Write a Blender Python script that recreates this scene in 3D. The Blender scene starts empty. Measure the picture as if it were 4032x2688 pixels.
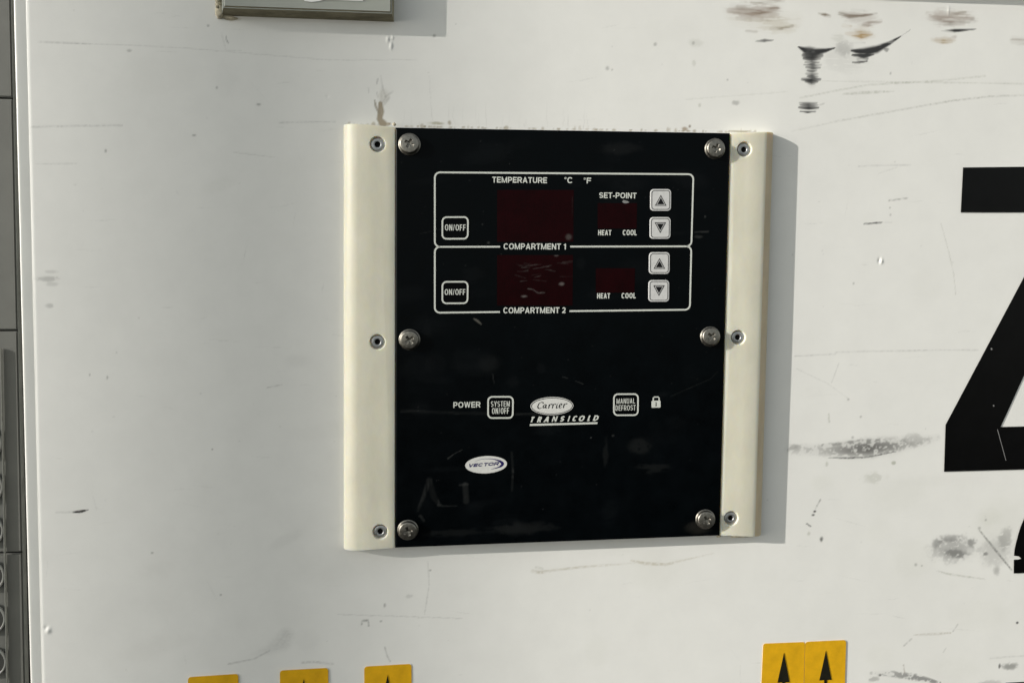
import bpy, bmesh, math, random
import numpy as np
from mathutils import Vector, Matrix

random.seed(7)
rng = np.random.default_rng(11)
S = bpy.context.scene
COL = S.collection

# ------------------------------------------------------------------ camera
Z0 = 1.5                                  # camera height above the yard
FPX, CX, CY = 3028.0, 2016.0, 1344.0      # focal length / centre in photo pixels
YAW, PITCH, ROLL = math.radians(5.526), math.radians(-3.893), math.radians(0.077)
D = 0.55                                  # distance of the panel's plane


def cam_axes():
    f = np.array([math.sin(YAW)*math.cos(PITCH), math.cos(YAW)*math.cos(PITCH), math.sin(PITCH)])
    r = np.array([math.cos(YAW), -math.sin(YAW), 0.0])
    d = np.cross(f, r)
    r2 = r*math.cos(ROLL) + d*math.sin(ROLL)
    return np.stack([r2, np.cross(f, r2), f], 1)


CAM = cam_axes()
cd = bpy.data.cameras.new('camera')
cd.sensor_width = 36.0
cd.lens = 36.0*FPX/4032.0
cd.clip_start = 0.01
cd.clip_end = 200.0
camera = bpy.data.objects.new('camera', cd)
COL.objects.link(camera)
m = Matrix.Identity(4)
for i in range(3):
    m[i][0], m[i][1], m[i][2] = CAM[i, 0], -CAM[i, 1], -CAM[i, 2]
m[2][3] = Z0
camera.matrix_world = m
S.camera = camera

# ------------------------------------------------------------------ light
SUN_DIR = Vector((3.2, 1.0, -1.0)).normalized()      # the way the light travels
SUN_STRENGTH, SKY_STRENGTH, EXPOSURE = 4.1, 0.127, 0.27
w = bpy.data.worlds.new('World')
S.world = w
w.use_nodes = True
nt = w.node_tree
bg = nt.nodes['Background']
sky = nt.nodes.new('ShaderNodeTexSky')
sky.sky_type = 'NISHITA'
sky.sun_disc = False
sky.sun_elevation = math.asin(-SUN_DIR.z)
sky.sun_rotation = math.atan2(-SUN_DIR.x, -SUN_DIR.y)
sky.air_density, sky.dust_density, sky.ozone_density = 1.0, 0.8, 1.0
hs = nt.nodes.new('ShaderNodeHueSaturation')
hs.inputs['Saturation'].default_value = 0.22
tint = nt.nodes.new('ShaderNodeMix'); tint.data_type = 'RGBA'; tint.blend_type = 'MULTIPLY'
tint.inputs['Factor'].default_value = 1.0; tint.inputs['B'].default_value = (0.985, 1.01, 0.965, 1)
nt.links.new(sky.outputs[0], hs.inputs['Color'])
nt.links.new(hs.outputs[0], tint.inputs['A']); nt.links.new(tint.outputs['Result'], bg.inputs[0])
bg.inputs[1].default_value = SKY_STRENGTH
sl = bpy.data.lights.new('sun', 'SUN')
sl.energy = SUN_STRENGTH
sl.angle = math.radians(0.53)
sl.color = (1.0, 0.955, 0.875)
sun = bpy.data.objects.new('sun', sl)
COL.objects.link(sun)
sun.rotation_euler = SUN_DIR.to_track_quat('-Z', 'Y').to_euler()
S.view_settings.view_transform = 'Standard'
S.view_settings.look = 'None'
S.view_settings.exposure = EXPOSURE
S.view_settings.gamma = 1.0
S.view_settings.use_curve_mapping = False


# ------------------------------------------------------------------ wall shape
def U(px, py, h=0.0):
    """photo pixel -> (x, z) on the plane h in front of the panel's datum."""
    d = CAM @ np.array([px-CX, py-CY, FPX])
    k = (D-h)/d[1]
    return np.array([d[0]*k, d[2]*k])


def ux(px):
    return U(px, 1138)[0]


# slow bow of the sheet: degrees it faces away from the sun, along its width
KN = [(-1500, 0.6), (60, 0.6), (600, 0.9), (1100, 0.5), (1700, 0.3), (2100, 0.0), (2500, -0.2), (3000, 0.0), (6500, 0.0)]
_kx = np.array([ux(a) for a, b in KN])
_kt = np.array([b for a, b in KN])
TX = np.linspace(-0.62, 1.0, 3241)
_t = np.interp(TX, _kx, _kt)
ker = np.hanning(61); ker /= ker.sum()
_t = np.convolve(np.pad(_t, 30, mode='edge'), ker, mode='valid')
TH = -np.cumsum(np.tan(np.radians(_t)))*(TX[1]-TX[0])
TH -= np.interp(ux(2600), TX, TH)
SKEW = 0.0


def hw(u):
    return np.interp(u, TX, TH)


def Wxz(px, py, e=0.0):
    h = 0.0
    for _ in range(12):
        p = U(px, py, h+e)
        h = float(hw(p[0]-SKEW*p[1]))
    return p, h


# lean of the sheet's left edge
def _edge(x0, y0, x1, y1):
    global SKEW
    for _ in range(6):
        a, _h = Wxz(x0, y0); b, _h = Wxz(x1, y1)
        SKEW = (a[0]-b[0])/(a[1]-b[1])
    return (a[0]-SKEW*a[1])


U_EDGE = _edge(101, 0, 166, 2688)


def W3(px, py, e=0.0):
    """photo pixel -> 3-D point e above the bowed sheet."""
    p, h = Wxz(px, py, e)
    return Vector((p[0], D-h-e, p[1]+Z0))


def P3(x, z, h):
    return Vector((x, D-h, z+Z0))


# ------------------------------------------------------------------ helpers
def mesh_obj(name, verts, faces, mat=None, parent=None, smooth=False, mats=None, fmat=None):
    me = bpy.data.meshes.new(name)
    me.from_pydata([tuple(v) for v in verts], [], faces)
    me.update()
    o = bpy.data.objects.new(name, me)
    COL.objects.link(o)
    for mm in (mats or ([mat] if mat else [])):
        me.materials.append(mm)
    if fmat is not None:
        me.polygons.foreach_set('material_index', fmat)
    if smooth:
        me.polygons.foreach_set('use_smooth', [True]*len(me.polygons))
    if parent:
        set_parent(o, parent)
    return o


def set_parent(o, p):
    bpy.context.view_layer.update()
    o.parent = p
    o.matrix_parent_inverse = p.matrix_world.inverted()


def bm_obj(name, bm, mat, parent=None, smooth=False):
    bmesh.ops.recalc_face_normals(bm, faces=bm.faces)
    me = bpy.data.meshes.new(name)
    bm.to_mesh(me); bm.free()
    o = bpy.data.objects.new(name, me)
    COL.objects.link(o)
    for mm in (mat if isinstance(mat, list) else [mat]):
        me.materials.append(mm)
    if smooth:
        me.polygons.foreach_set('use_smooth', [True]*len(me.polygons))
    if parent:
        set_parent(o, parent)
    return o


def empty(name, loc, label, cat, group=None):
    o = bpy.data.objects.new(name, None)
    o.empty_display_size = 0.02
    COL.objects.link(o)
    o.location = loc
    tag(o, label, cat, group)
    return o


def tag(o, label=None, cat=None, group=None, kind=None):
    if label: o['label'] = label
    if cat: o['category'] = cat
    if group: o['group'] = group
    if kind: o['kind'] = kind
    return o


def origin_to(o, p):
    """move a mesh object's origin to p without moving the mesh."""
    p = Vector(p)
    o.data.transform(Matrix.Translation(-p))
    o.location = p
    return o


# ------------------------------------------------------------------ materials
def principled(name, col, rough=0.5, metal=0.0, spec=0.5, noise=0.0, nscale=400.0, bump=0.0, bscale=2500.0, sss=0.0,
               rnoise=0.0, attr=None, stretch=None, coat=0.0):
    mt = bpy.data.materials.new(name)
    mt.use_nodes = True
    n = mt.node_tree
    b = n.nodes['Principled BSDF']
    L = n.links.new
    b.inputs['Roughness'].default_value = rough
    b.inputs['Metallic'].default_value = metal
    b.inputs['Specular IOR Level'].default_value = spec
    b.inputs['Coat Weight'].default_value = coat
    tc = n.nodes.new('ShaderNodeTexCoord')
    mp = n.nodes.new('ShaderNodeMapping')
    L(tc.outputs['Object'], mp.inputs['Vector'])
    if stretch: mp.inputs['Scale'].default_value = stretch
    rgb = n.nodes.new('ShaderNodeRGB')
    rgb.outputs[0].default_value = (*col, 1)
    out = rgb.outputs[0]
    if noise > 0:
        nz = n.nodes.new('ShaderNodeTexNoise')
        nz.inputs['Scale'].default_value = nscale
        nz.inputs['Detail'].default_value = 8
        nz.inputs['Roughness'].default_value = 0.65
        L(mp.outputs[0], nz.inputs['Vector'])
        mr = n.nodes.new('ShaderNodeMapRange')
        mr.inputs['From Min'].default_value = 0.25; mr.inputs['From Max'].default_value = 0.75
        mr.inputs['To Min'].default_value = 1-noise; mr.inputs['To Max'].default_value = 1+noise*0.6
        L(nz.outputs[0], mr.inputs['Value'])
        mx = n.nodes.new('ShaderNodeVectorMath'); mx.operation = 'SCALE'
        L(out, mx.inputs[0]); L(mr.outputs[0], mx.inputs['Scale'])
        out = mx.outputs[0]
        if rnoise:
            m2 = n.nodes.new('ShaderNodeMapRange')
            m2.inputs['From Min'].default_value = 0.3; m2.inputs['From Max'].default_value = 0.7
            m2.inputs['To Min'].default_value = max(0.02, rough-rnoise); m2.inputs['To Max'].default_value = rough+rnoise
            L(nz.outputs[0], m2.inputs['Value']); L(m2.outputs[0], b.inputs['Roughness'])
    if attr:
        at = n.nodes.new('ShaderNodeAttribute'); at.attribute_name = attr
        mx = n.nodes.new('ShaderNodeMix'); mx.data_type = 'RGBA'
        L(at.outputs['Alpha'], mx.inputs['Factor']); L(out, mx.inputs['A']); L(at.outputs['Color'], mx.inputs['B'])
        out = mx.outputs['Result']
    L(out, b.inputs['Base Color'])
    if sss > 0:
        b.inputs['Subsurface Weight'].default_value = sss
        b.inputs['Subsurface Radius'].default_value = (1.0, 0.75, 0.4)
        b.inputs['Subsurface Scale'].default_value = 0.006
    if bump > 0:
        nb = n.nodes.new('ShaderNodeTexNoise')
        nb.inputs['Scale'].default_value = bscale; nb.inputs['Detail'].default_value = 4
        L(mp.outputs[0], nb.inputs['Vector'])
        bp = n.nodes.new('ShaderNodeBump')
        bp.inputs['Strength'].default_value = bump; bp.inputs['Distance'].default_value = 0.0004
        L(nb.outputs[0], bp.inputs['Height']); L(bp.outputs[0], b.inputs['Normal'])
    return mt


M_wall = principled('white_gelcoat', (0.80, 0.797, 0.775), 0.42, spec=0.35, noise=0.035, nscale=45, bump=0.09, bscale=700,
                    rnoise=0.06, attr='dirt')
M_trim = principled('white_trim_paint', (0.80, 0.80, 0.77), 0.4, spec=0.35, noise=0.06, nscale=120, bump=0.06, bscale=500,
                    stretch=(1, 1, 0.25))
M_plate = principled('black_membrane_sheet', (0.0008, 0.0017, 0.0024), 0.34, spec=0.07, noise=0.35, nscale=60, rnoise=0.1,
                     bump=0.03, bscale=900, attr='dirt')
M_print = principled('white_print', (0.62, 0.64, 0.60), 0.5, spec=0.25, noise=0.12, nscale=900)
M_button = principled('silver_print', (0.60, 0.60, 0.60), 0.4, spec=0.3, noise=0.10, nscale=500)
M_black = principled('black_print', (0.006, 0.006, 0.007), 0.4, spec=0.2)
M_keyfield = principled('black_key_field', (0.0006, 0.0009, 0.0013), 0.3, spec=0.08)
M_grey_line = principled('grey_print_line', (0.22, 0.22, 0.22), 0.5, spec=0.2)
M_display = principled('dark_red_filter', (0.0098, 0.0003, 0.0010), 0.25, spec=0.06, noise=0.4, nscale=90, attr='dirt')
M_badge = principled('white_badge_print', (0.66, 0.66, 0.64), 0.4, spec=0.3, noise=0.10, nscale=700)
M_navy = principled('navy_print', (0.018, 0.014, 0.10), 0.4, spec=0.2)
M_rail = principled('cream_plastic', (0.74, 0.715, 0.60), 0.42, spec=0.35, noise=0.09, nscale=55, bump=0.12, bscale=900,
                    sss=0.6, stretch=(1.4, 1, 0.6), rnoise=0.06)
M_tan = principled('tan_plastic', (0.68, 0.57, 0.40), 0.5, spec=0.3, noise=0.18, nscale=90, sss=0.5, stretch=(1, 1, 0.3))
M_rivet = principled('dull_aluminium', (0.40, 0.41, 0.42), 0.42, metal=0.75, noise=0.15, nscale=900)
M_hole = principled('dark_hole', (0.004, 0.004, 0.004), 0.8, spec=0.1)
M_screw = principled('worn_stainless', (0.29, 0.275, 0.245), 0.40, metal=1.0, noise=0.35, nscale=650, rnoise=0.1, bump=0.25,
                     bscale=1600)
M_housing = principled('grey_white_backing', (0.45, 0.45, 0.42), 0.6)
M_box = principled('grey_green_paint', (0.375, 0.39, 0.355), 0.45, spec=0.4, noise=0.07, nscale=90, bump=0.05, bscale=600)
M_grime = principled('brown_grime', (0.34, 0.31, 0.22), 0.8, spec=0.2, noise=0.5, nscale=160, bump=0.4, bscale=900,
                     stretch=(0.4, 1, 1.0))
M_sealant = principled('old_sealant', (0.62, 0.56, 0.43), 0.7, spec=0.3, noise=0.6, nscale=280, bump=0.8, bscale=600)
M_white_patch = principled('plain_white', (0.85, 0.85, 0.85), 0.35)
M_yellow = principled('yellow_vinyl', (0.74, 0.405, 0.010), 0.42, spec=0.35, noise=0.22, nscale=75, bump=0.10, bscale=300)
M_arrow = principled('worn_black_print', (0.012, 0.011, 0.006), 0.5, spec=0.3, noise=0.5, nscale=250)
M_vinyl = principled('black_vinyl', (0.0022, 0.0022, 0.0024), 0.36, spec=0.14, noise=0.5, nscale=80, bump=0.04, bscale=400)
M_bg = principled('grey_cabinet_paint', (0.112, 0.114, 0.106), 0.5, spec=0.3, noise=0.16, nscale=28, bump=0.06, bscale=300)
M_bg_edge = principled('grey_fold_edge', (0.19, 0.195, 0.18), 0.45, spec=0.4, noise=0.2, nscale=60)
M_dark = principled('matte_black', (0.01, 0.01, 0.01), 0.7, spec=0.2)
M_holeback = principled('shadowed_grey_metal', (0.035, 0.036, 0.034), 0.6, spec=0.2)
M_lip = principled('bright_hole_lip', (0.22, 0.225, 0.215), 0.35, spec=0.5)


# ------------------------------------------------------------------ wear painted on a fine sheet (dirt, scuffs, scratches)
def noise2(shape, cx_, cy_):
    """value noise, cells cx_ x cy_ samples"""
    nz_, nx_ = shape
    gy = np.arange(nz_)/cy_; gx = np.arange(nx_)/cx_
    g = rng.random((int(gy[-1])+3, int(gx[-1])+3))
    iy = gy.astype(int); ix = gx.astype(int)
    fy = (gy-iy)[:, None]; fx = (gx-ix)[None, :]
    fy = fy*fy*(3-2*fy); fx = fx*fx*(3-2*fx)
    a = g[np.ix_(iy, ix)]; b = g[np.ix_(iy, ix+1)]; c = g[np.ix_(iy+1, ix)]; d = g[np.ix_(iy+1, ix+1)]
    return (a*(1-fx)+b*fx)*(1-fy)+(c*(1-fx)+d*fx)*fy


class Paint:
    k = 1.0

    def __init__(self, us, zs, to_uz, pxm):
        self.us, self.zs, self.to = us, zs, to_uz
        self.rgb = np.zeros((len(zs), len(us), 3)); self.a = np.zeros((len(zs), len(us)))
        self.pxm = pxm                      # metres per photo pixel here
        sh = self.a.shape
        self.n = {'fine': noise2(sh, 1.7, 1.7), 'grit': 0.55*noise2(sh, 5, 3.5)+0.45*noise2(sh, 2.0, 1.6),
                  'streak': 0.6*noise2(sh, 22, 1.6)+0.4*noise2(sh, 6, 1.5), 'mid': 0.6*noise2(sh, 9, 7)+0.4*noise2(sh, 3, 3),
                  'vstreak': 0.6*noise2(sh, 1.6, 24)+0.4*noise2(sh, 2, 6)}

    def blend(self, sl_, al, col):
        al = np.clip(al*self.k, 0, 1)
        A0 = self.a[sl_]; R0 = self.rgb[sl_]
        An = al+A0*(1-al)
        k = np.where(An > 1e-6, al/np.maximum(An, 1e-6), 0)[..., None]
        self.rgb[sl_] = R0*(1-k)+np.array(col)*k
        self.a[sl_] = An

    def stroke(self, pts, wid, dens, col=(0.05, 0.05, 0.05), tex='fine', amt=0.5, soft=0.5):
        """pts in photo pixels; wid = full width(s) in photo pixels"""
        q = np.array([self.to(*p) for p in pts])
        n = len(q)
        wd = np.interp(np.linspace(0, 1, n), np.linspace(0, 1, len(np.atleast_1d(wid))), np.atleast_1d(wid))*self.pxm*0.5
        dn = np.interp(np.linspace(0, 1, n), np.linspace(0, 1, len(np.atleast_1d(dens))), np.atleast_1d(dens))
        mg = wd.max()*2.2+0.001
        i0, i1 = np.searchsorted(self.us, [q[:, 0].min()-mg, q[:, 0].max()+mg])
        j0, j1 = np.searchsorted(self.zs, [q[:, 1].min()-mg, q[:, 1].max()+mg])
        if i1-i0 < 1 or j1-j0 < 1: return
        sl_ = (slice(j0, j1), slice(i0, i1))
        X, Y = np.meshgrid(self.us[i0:i1], self.zs[j0:j1])
        best = np.full(X.shape, 1e9); dd = np.zeros(X.shape)
        for k in range(n-1):
            ax, ay = q[k]; bx, by = q[k+1]
            vx, vy = bx-ax, by-ay
            t = np.clip(((X-ax)*vx+(Y-ay)*vy)/(vx*vx+vy*vy+1e-12), 0, 1)
            dist = np.hypot(X-ax-t*vx, Y-ay-t*vy)/(wd[k]*(1-t)+wd[k+1]*t)
            mm = dist < best
            best = np.where(mm, dist, best); dd = np.where(mm, dn[k]*(1-t)+dn[k+1]*t, dd)
        fall = np.clip((1+soft-best)/(2*soft), 0, 1)
        fall = fall*fall*(3-2*fall)
        nz_ = self.n[tex][sl_]
        if tex in ('fine',):
            al = dd*fall*(1-amt+amt*2*nz_)
        else:
            th = np.clip((nz_-(0.62-0.5*fall*dd))/0.16, 0, 1)
            al = dd*fall*((1-amt)+amt*th*1.3)
        self.blend(sl_, al, col)

    def blob(self, px, py, rx, ry, dens, col=(0.05, 0.05, 0.05), tex='grit', amt=0.8, ang=0.0):
        c, s = math.cos(ang), math.sin(ang)
        u0, z0 = self.to(px, py)
        rx *= self.pxm; ry *= self.pxm
        R = max(rx, ry)*1.5
        i0, i1 = np.searchsorted(self.us, [u0-R, u0+R]); j0, j1 = np.searchsorted(self.zs, [z0-R, z0+R])
        if i1-i0 < 1 or j1-j0 < 1: return
        sl_ = (slice(j0, j1), slice(i0, i1))
        X, Y = np.meshgrid(self.us[i0:i1]-u0, self.zs[j0:j1]-z0)
        r = np.hypot((X*c+Y*s)/rx, (-X*s+Y*c)/ry)
        r = r+(self.n['mid'][sl_]-0.5)*0.5
        fall = np.clip((1.25-r)/0.9, 0, 1); fall = fall*fall*(3-2*fall)
        nz_ = self.n[tex][sl_]
        th = np.clip((nz_-(0.62-0.5*fall))/0.16, 0, 1)
        self.blend(sl_, dens*fall*((1-amt)+amt*th*1.3), col)

    def write(self, me):
        at = me.attributes.new('dirt', 'FLOAT_COLOR', 'POINT')
        buf = np.concatenate([self.rgb, self.a[..., None]], -1).astype(np.float32)
        at.data.foreach_set('color', buf.ravel())


def grid_mesh(name, P, mat, parent):
    nz_, nx_ = P.shape[:2]
    me = bpy.data.meshes.new(name)
    me.vertices.add(nz_*nx_)
    me.vertices.foreach_set('co', P.reshape(-1).astype(np.float32))
    idx = np.arange(nz_*nx_).reshape(nz_, nx_)
    f = np.stack([idx[:-1, :-1], idx[:-1, 1:], idx[1:, 1:], idx[1:, :-1]], -1).reshape(-1)
    nf = len(f)//4
    me.loops.add(nf*4); me.loops.foreach_set('vertex_index', f.astype(np.int32))
    me.polygons.add(nf); me.polygons.foreach_set('loop_start', np.arange(0, nf*4, 4, dtype=np.int32))
    me.polygons.foreach_set('use_smooth', np.ones(nf, dtype=bool))
    me.update(calc_edges=True)
    me.materials.append(mat)
    o = bpy.data.objects.new(name, me)
    COL.objects.link(o)
    if parent: set_parent(o, parent)
    return o


# ------------------------------------------------------------------ trailer body: bowed sheet, corner trim, ledge
body = empty('trailer_body', P3(0.1, -0.75, -0.02), 'white scuffed and scratched trailer body panel behind the black controller',
             'trailer')
STEP = 0.0007
ZLO, ZHI = -0.335, 0.235
URI = 0.475
us_f = np.arange(U_EDGE+0.0004, URI, STEP)
zs_f = np.arange(ZLO, ZHI, STEP)
us = np.concatenate([us_f, np.arange(URI+0.02, 0.80, 0.02)])
zs = np.concatenate([np.arange(-0.80, ZLO-0.01, 0.02), zs_f, np.arange(ZHI+0.02, 0.62, 0.02)])


def wall_uz(px, py):
    p, h = Wxz(px, py)
    return (p[0]-SKEW*p[1], p[1])


Pt = Paint(us, zs, wall_uz, 0.000182)
BLK = (0.030, 0.030, 0.031); GRY = (0.22, 0.22, 0.21); BRN = (0.17, 0.125, 0.075); TAN = (0.36, 0.25, 0.11)
GRN = (0.30, 0.31, 0.24); DKG = (0.09, 0.09, 0.088); RED = (0.24, 0.17, 0.13)
st = Pt.stroke
# broad faint grime
for _ in range(26):
    x = rng.uniform(150, 3950); y = rng.uniform(60, 2600)
    Pt.blob(x, y, rng.uniform(60, 260), rng.uniform(30, 120), rng.uniform(0.015, 0.05), (0.38, 0.37, 0.31), 'mid', 0.5, rng.uniform(-.3, .3))
for _ in range(16):
    x = rng.uniform(2300, 3950); y = rng.uniform(1900, 2650)
    Pt.blob(x, y, rng.uniform(60, 200), rng.uniform(40, 140), rng.uniform(0.04, 0.09), (0.46, 0.47, 0.36), 'mid', 0.5)
# random faint handling scratches, mostly level
for _ in range(150):
    x = rng.uniform(170, 4000); y = rng.uniform(30, 2660); L = rng.uniform(20, 170); a = rng.normal(0, 0.12)
    if rng.random() < 0.15: a += math.pi/2*rng.uniform(.6, 1.2)
    bow = rng.normal(0, 3)
    st([(x, y), (x+L*.5*math.cos(a), y+L*.5*math.sin(a)+bow), (x+L*math.cos(a), y+L*math.sin(a))],
       [1.5, rng.uniform(3, 5), 1.5], [0.01, rng.uniform(.03, .12), 0.01], GRY, 'fine', 0.9)
for _ in range(75):
    x = rng.uniform(170, 4000); y = rng.uniform(30, 2660)
    Pt.blob(x, y, rng.uniform(2.5, 5), rng.uniform(2.5, 5), rng.uniform(.06, .25), DKG if rng.random() < .25 else GRY, 'fine', 0.3)
# rusty rub marks along the top
R_ = [([(2873, 42), (2960, 54), (3060, 36)], 20, .55, RED), ([(2905, 30), (2990, 50), (3060, 34)], 12, .6, BRN),
      ([(2960, 14), (3020, 10), (3085, 3)], 10, .5, BRN), ([(2890, 66), (2990, 88), (3130, 78)], 46, .26, (0.42, 0.36, 0.24)),
      ([(3035, 113), (3080, 112), (3120, 104)], 10, .6, BRN), ([(2940, 123), (2978, 126)], 10, .4, BRN),
      ([(2975, 163), (3010, 161), (3045, 160)], [3, 10, 3], .75, DKG), ([(3222, 53), (3248, 60), (3268, 66)], [4, 12, 8], .75, BRN),
      ([(3305, 55), (3345, 64), (3400, 62), (3452, 54)], [10, 14, 8, 6], .8, (0.13, 0.09, 0.05)),
      ([(3378, 99), (3420, 96), (3468, 84)], [6, 16, 12], .6, RED), ([(3320, 103), (3348, 105)], 12, .4, TAN),
      ([(3332, 133), (3390, 140), (3432, 134)], [10, 26, 10], .75, (0.40, 0.25, 0.09)), ([(3345, 170), (3405, 169)], 6, .35, GRY),
      ([(3355, 40), (3400, 42)], 8, .35, GRY), ([(3650, 54), (3720, 80), (3830, 70)], [12, 28, 14], .5, RED),
      ([(3745, 58), (3800, 51)], 10, .7, BRN), ([(3680, 84), (3740, 92), (3835, 84)], 14, .35, GRY),
      ([(3708, 123), (3760, 122), (3842, 116)], [3, 11, 3], .95, BLK), ([(3668, 160), (3710, 165), (3748, 164)], [4, 14, 8], .65, TAN),
      ([(3735, 158), (3760, 146)], 12, .4, RED), ([(3990, 160), (4040, 164)], 22, .65, BRN), ([(2880, 20), (2950, 28)], 14, .3, GRY)]
for p, wd, dn, c in R_:
    wd = np.array(wd)*1.3
    st(p, wd, [dn*.5, dn, dn*.6], c, 'streak', 0.55, 0.6)
for px, py, rx, ry, dn, c in [(2975, 46, 115, 44, .34, RED), (3060, 104, 90, 34, .22, (0.42, 0.36, 0.24)), (3375, 66, 90, 30, .22, RED), (3395, 130, 60, 34, .22, TAN),
                              (3745, 72, 110, 40, .34, RED), (3715, 160, 60, 16, .25, TAN), (3300, 150, 40, 20, .15, GRN), (3330, 235, 120, 60, .10, GRY)]:
    Pt.blob(px, py, rx, ry, dn, c, 'streak', .75)
# black rubber strikes
st([(3143, 186), (3170, 199), (3210, 206), (3250, 200), (3288, 190)], [5, 24, 28, 16, 4], .97, BLK, 'streak', 0.15)
st([(3190, 214), (3194, 262), (3196, 330)], [54, 44, 36], [.6, .4, .5], (.10, .10, .10), 'streak', .8)
for (x0, x1, y, wd, dn) in [(3166, 3232, 220, 16, .9), (3166, 3226, 233, 10, .85), (3172, 3222, 248, 7, .7), (3168, 3230, 258, 6, .7),
                            (3176, 3226, 268, 8, .75), (3182, 3212, 280, 8, .6), (3176, 3216, 293, 8, .7), (3182, 3216, 304, 8, .75),
                            (3160, 3226, 315, 11, .95), (3174, 3216, 324, 8, .85), (3184, 3208, 332, 5, .5),
                            (3150, 3214, 408, 7, .75), (3152, 3216, 416, 6, .8), (3148, 3220, 426, 8, .95), (3152, 3208, 441, 5, .9)]:
    st([(x0-2, y-2), ((x0+x1)/2, y+1), (x1+2, y-1)], [wd, wd*1.7, wd], [.75*dn, dn, .7*dn], BLK, 'streak', 0.25)
st([(3352, 200), (3400, 206), (3450, 196), (3500, 172), (3547, 144)], [8, 32, 30, 16, 4], .95, BLK, 'streak', 0.2)
st([(3356, 218), (3400, 222), (3440, 214)], [8, 20, 8], .85, BLK, 'streak', 0.5)
st([(3356, 247), (3385, 246), (3414, 242)], [5, 9, 6], .8, DKG, 'streak', 0.4)
st([(3378, 234), (3414, 232)], 14, .55, DKG, 'streak', 0.6)
st([(3547, 144), (3585, 118)], 3, .35, GRY)
st([(3225, 415), (3245, 408)], 6, .3, GRY)
Pt.blob(3325, 190, 40, 40, .30, GRY); Pt.blob(3490, 196, 14, 12, .5, DKG)
# long curved rubs
for p, wd, dn, c in [
        ([(3120, 517), (3300, 477), (3550, 432), (3750, 397), (3900, 380), (4040, 375)], 7, [.12, .3, .32, .45, .4, .35], (.30, .30, .26)),
        ([(3150, 386), (3300, 356), (3420, 335), (3700, 318), (3880, 300)], 7, .3, GRN), ([(3490, 325), (3700, 325), (4030, 331)], 6, .32, GRN),
        ([(3320, 371), (3410, 365), (3520, 360)], [6, 12, 5], .42, GRN), ([(2700, 392), (3100, 362)], 5, .16, GRN),
        ([(3240, 320), (3480, 323)], 5, .2, GRN), ([(3380, 655), (3460, 652), (3585, 650)], 6, .22, GRY), ([(3460, 683), (3530, 660)], 5, .15, GRY),
        ([(3500, 790), (3572, 780)], 7, .5, GRY), ([(3402, 882), (3470, 876)], 6, .75, DKG), ([(3470, 876), (3512, 876)], 4, .2, GRY),
        ([(3705, 880), (3735, 990), (3755, 1080), (3763, 1160)], 4, .3, GRN), ([(3130, 1402), (3200, 1398), (3290, 1393)], 5, .3, GRY),
        ([(3290, 1386), (3400, 1383), (3560, 1381), (3700, 1377), (3850, 1377)], 6, .3, GRY), ([(3303, 1430), (3275, 1505)], 4, .28, GRY),
        ([(3135, 1450), (3260, 1510), (3345, 1572)], 4, .18, GRY), ([(3263, 1630), (3265, 1662)], 7, .5, GRN),
        ([(3230, 1966), (3212, 2000)], 7, .5, DKG), ([(3176, 2060), (3192, 2071)], 5, .75, DKG), ([(3560, 2540), (3588, 2514)], 8, .4, GRY),
        ([(3600, 2498), (3690, 2494), (3745, 2490)], [5, 11, 5], .42, (.32, .28, .2)), ([(3753, 2484), (3772, 2456)], 7, .45, GRY),
        ([(3715, 2566), (3725, 2550)], 6, .3, GRY), ([(3558, 2616), (3562, 2646)], 6, .5, RED), ([(3900, 2590), (4030, 2580)], 8, .2, GRY),
        ([(3690, 2246), (3740, 2260), (3800, 2268), (3880, 2279)], [4, 8, 7, 3], .45, GRN), ([(3858, 2088), (3915, 2158), (3984, 2243)], [6, 10, 6], .7, GRY),
        ([(2095, 2246), (2125, 2252), (2180, 2243), (2300, 2230), (2380, 2224), (2500, 2215)], [12, 13, 9, 9, 9, 5], [.4, .5, .45, .4, .3, .2], (.36, .32, .22)),
        ([(2485, 2205), (2540, 2217), (2620, 2221), (2700, 2202), (2810, 2177)], [8, 13, 11, 8, 5], [.4, .5, .5, .35, .15], (.38, .33, .22)),
        ([(2110, 2232), (2135, 2238)], 10, .3, GRN),
        ([(286, 2014), (315, 2013), (346, 2006)], [5, 11, 5], .98, (.016, .014, .013)), ([(220, 2016), (285, 2015)], 6, .25, GRY),
        ([(150, 165), (250, 169), (355, 173)], 5, [.2, .45, .5], GRY), ([(355, 173), (700, 188), (1300, 238)], 4, .2, GRY), ([(1300, 238), (1640, 236)], 4, .18, GRY),
        ([(122, 500), (250, 497), (480, 494)], 7, .28, GRY), ([(140, 645), (300, 645)], 5, .22, GRY), ([(1100, 484), (1200, 481), (1320, 480)], 5, .3, GRY),
        ([(920, 600), (1080, 620)], 4, .22, GRY), ([(890, 143), (893, 160), (900, 172)], 4, .55, DKG), ([(872, 130), (890, 200), (950, 200)], 5, .15, GRY),
        ([(1050, 1526), (1110, 1514)], 5, .35, GRY), ([(1515, 2545), (1525, 2580), (1537, 2602)], 6, .38, GRY), ([(1330, 2417), (1560, 2424), (1820, 2433)], 4, .28, GRY),
        ([(1684, 2210), (1690, 2300), (1672, 2416)], 5, .28, GRY), ([(1190, 2606), (1240, 2604), (1312, 2612)], 9, .3, GRY), ([(900, 2612), (1000, 2592), (1060, 2560)], 7, .35, GRY),
        ([(1500, 300), (1506, 345), (1520, 385)], 6, .3, GRY), ([(1690, 300), (1700, 460)], 4, .12, GRY)]:
    st(p, wd, np.array(dn)*.68 if np.max(dn) < .6 else dn, c, 'fine', 0.7)
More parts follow.
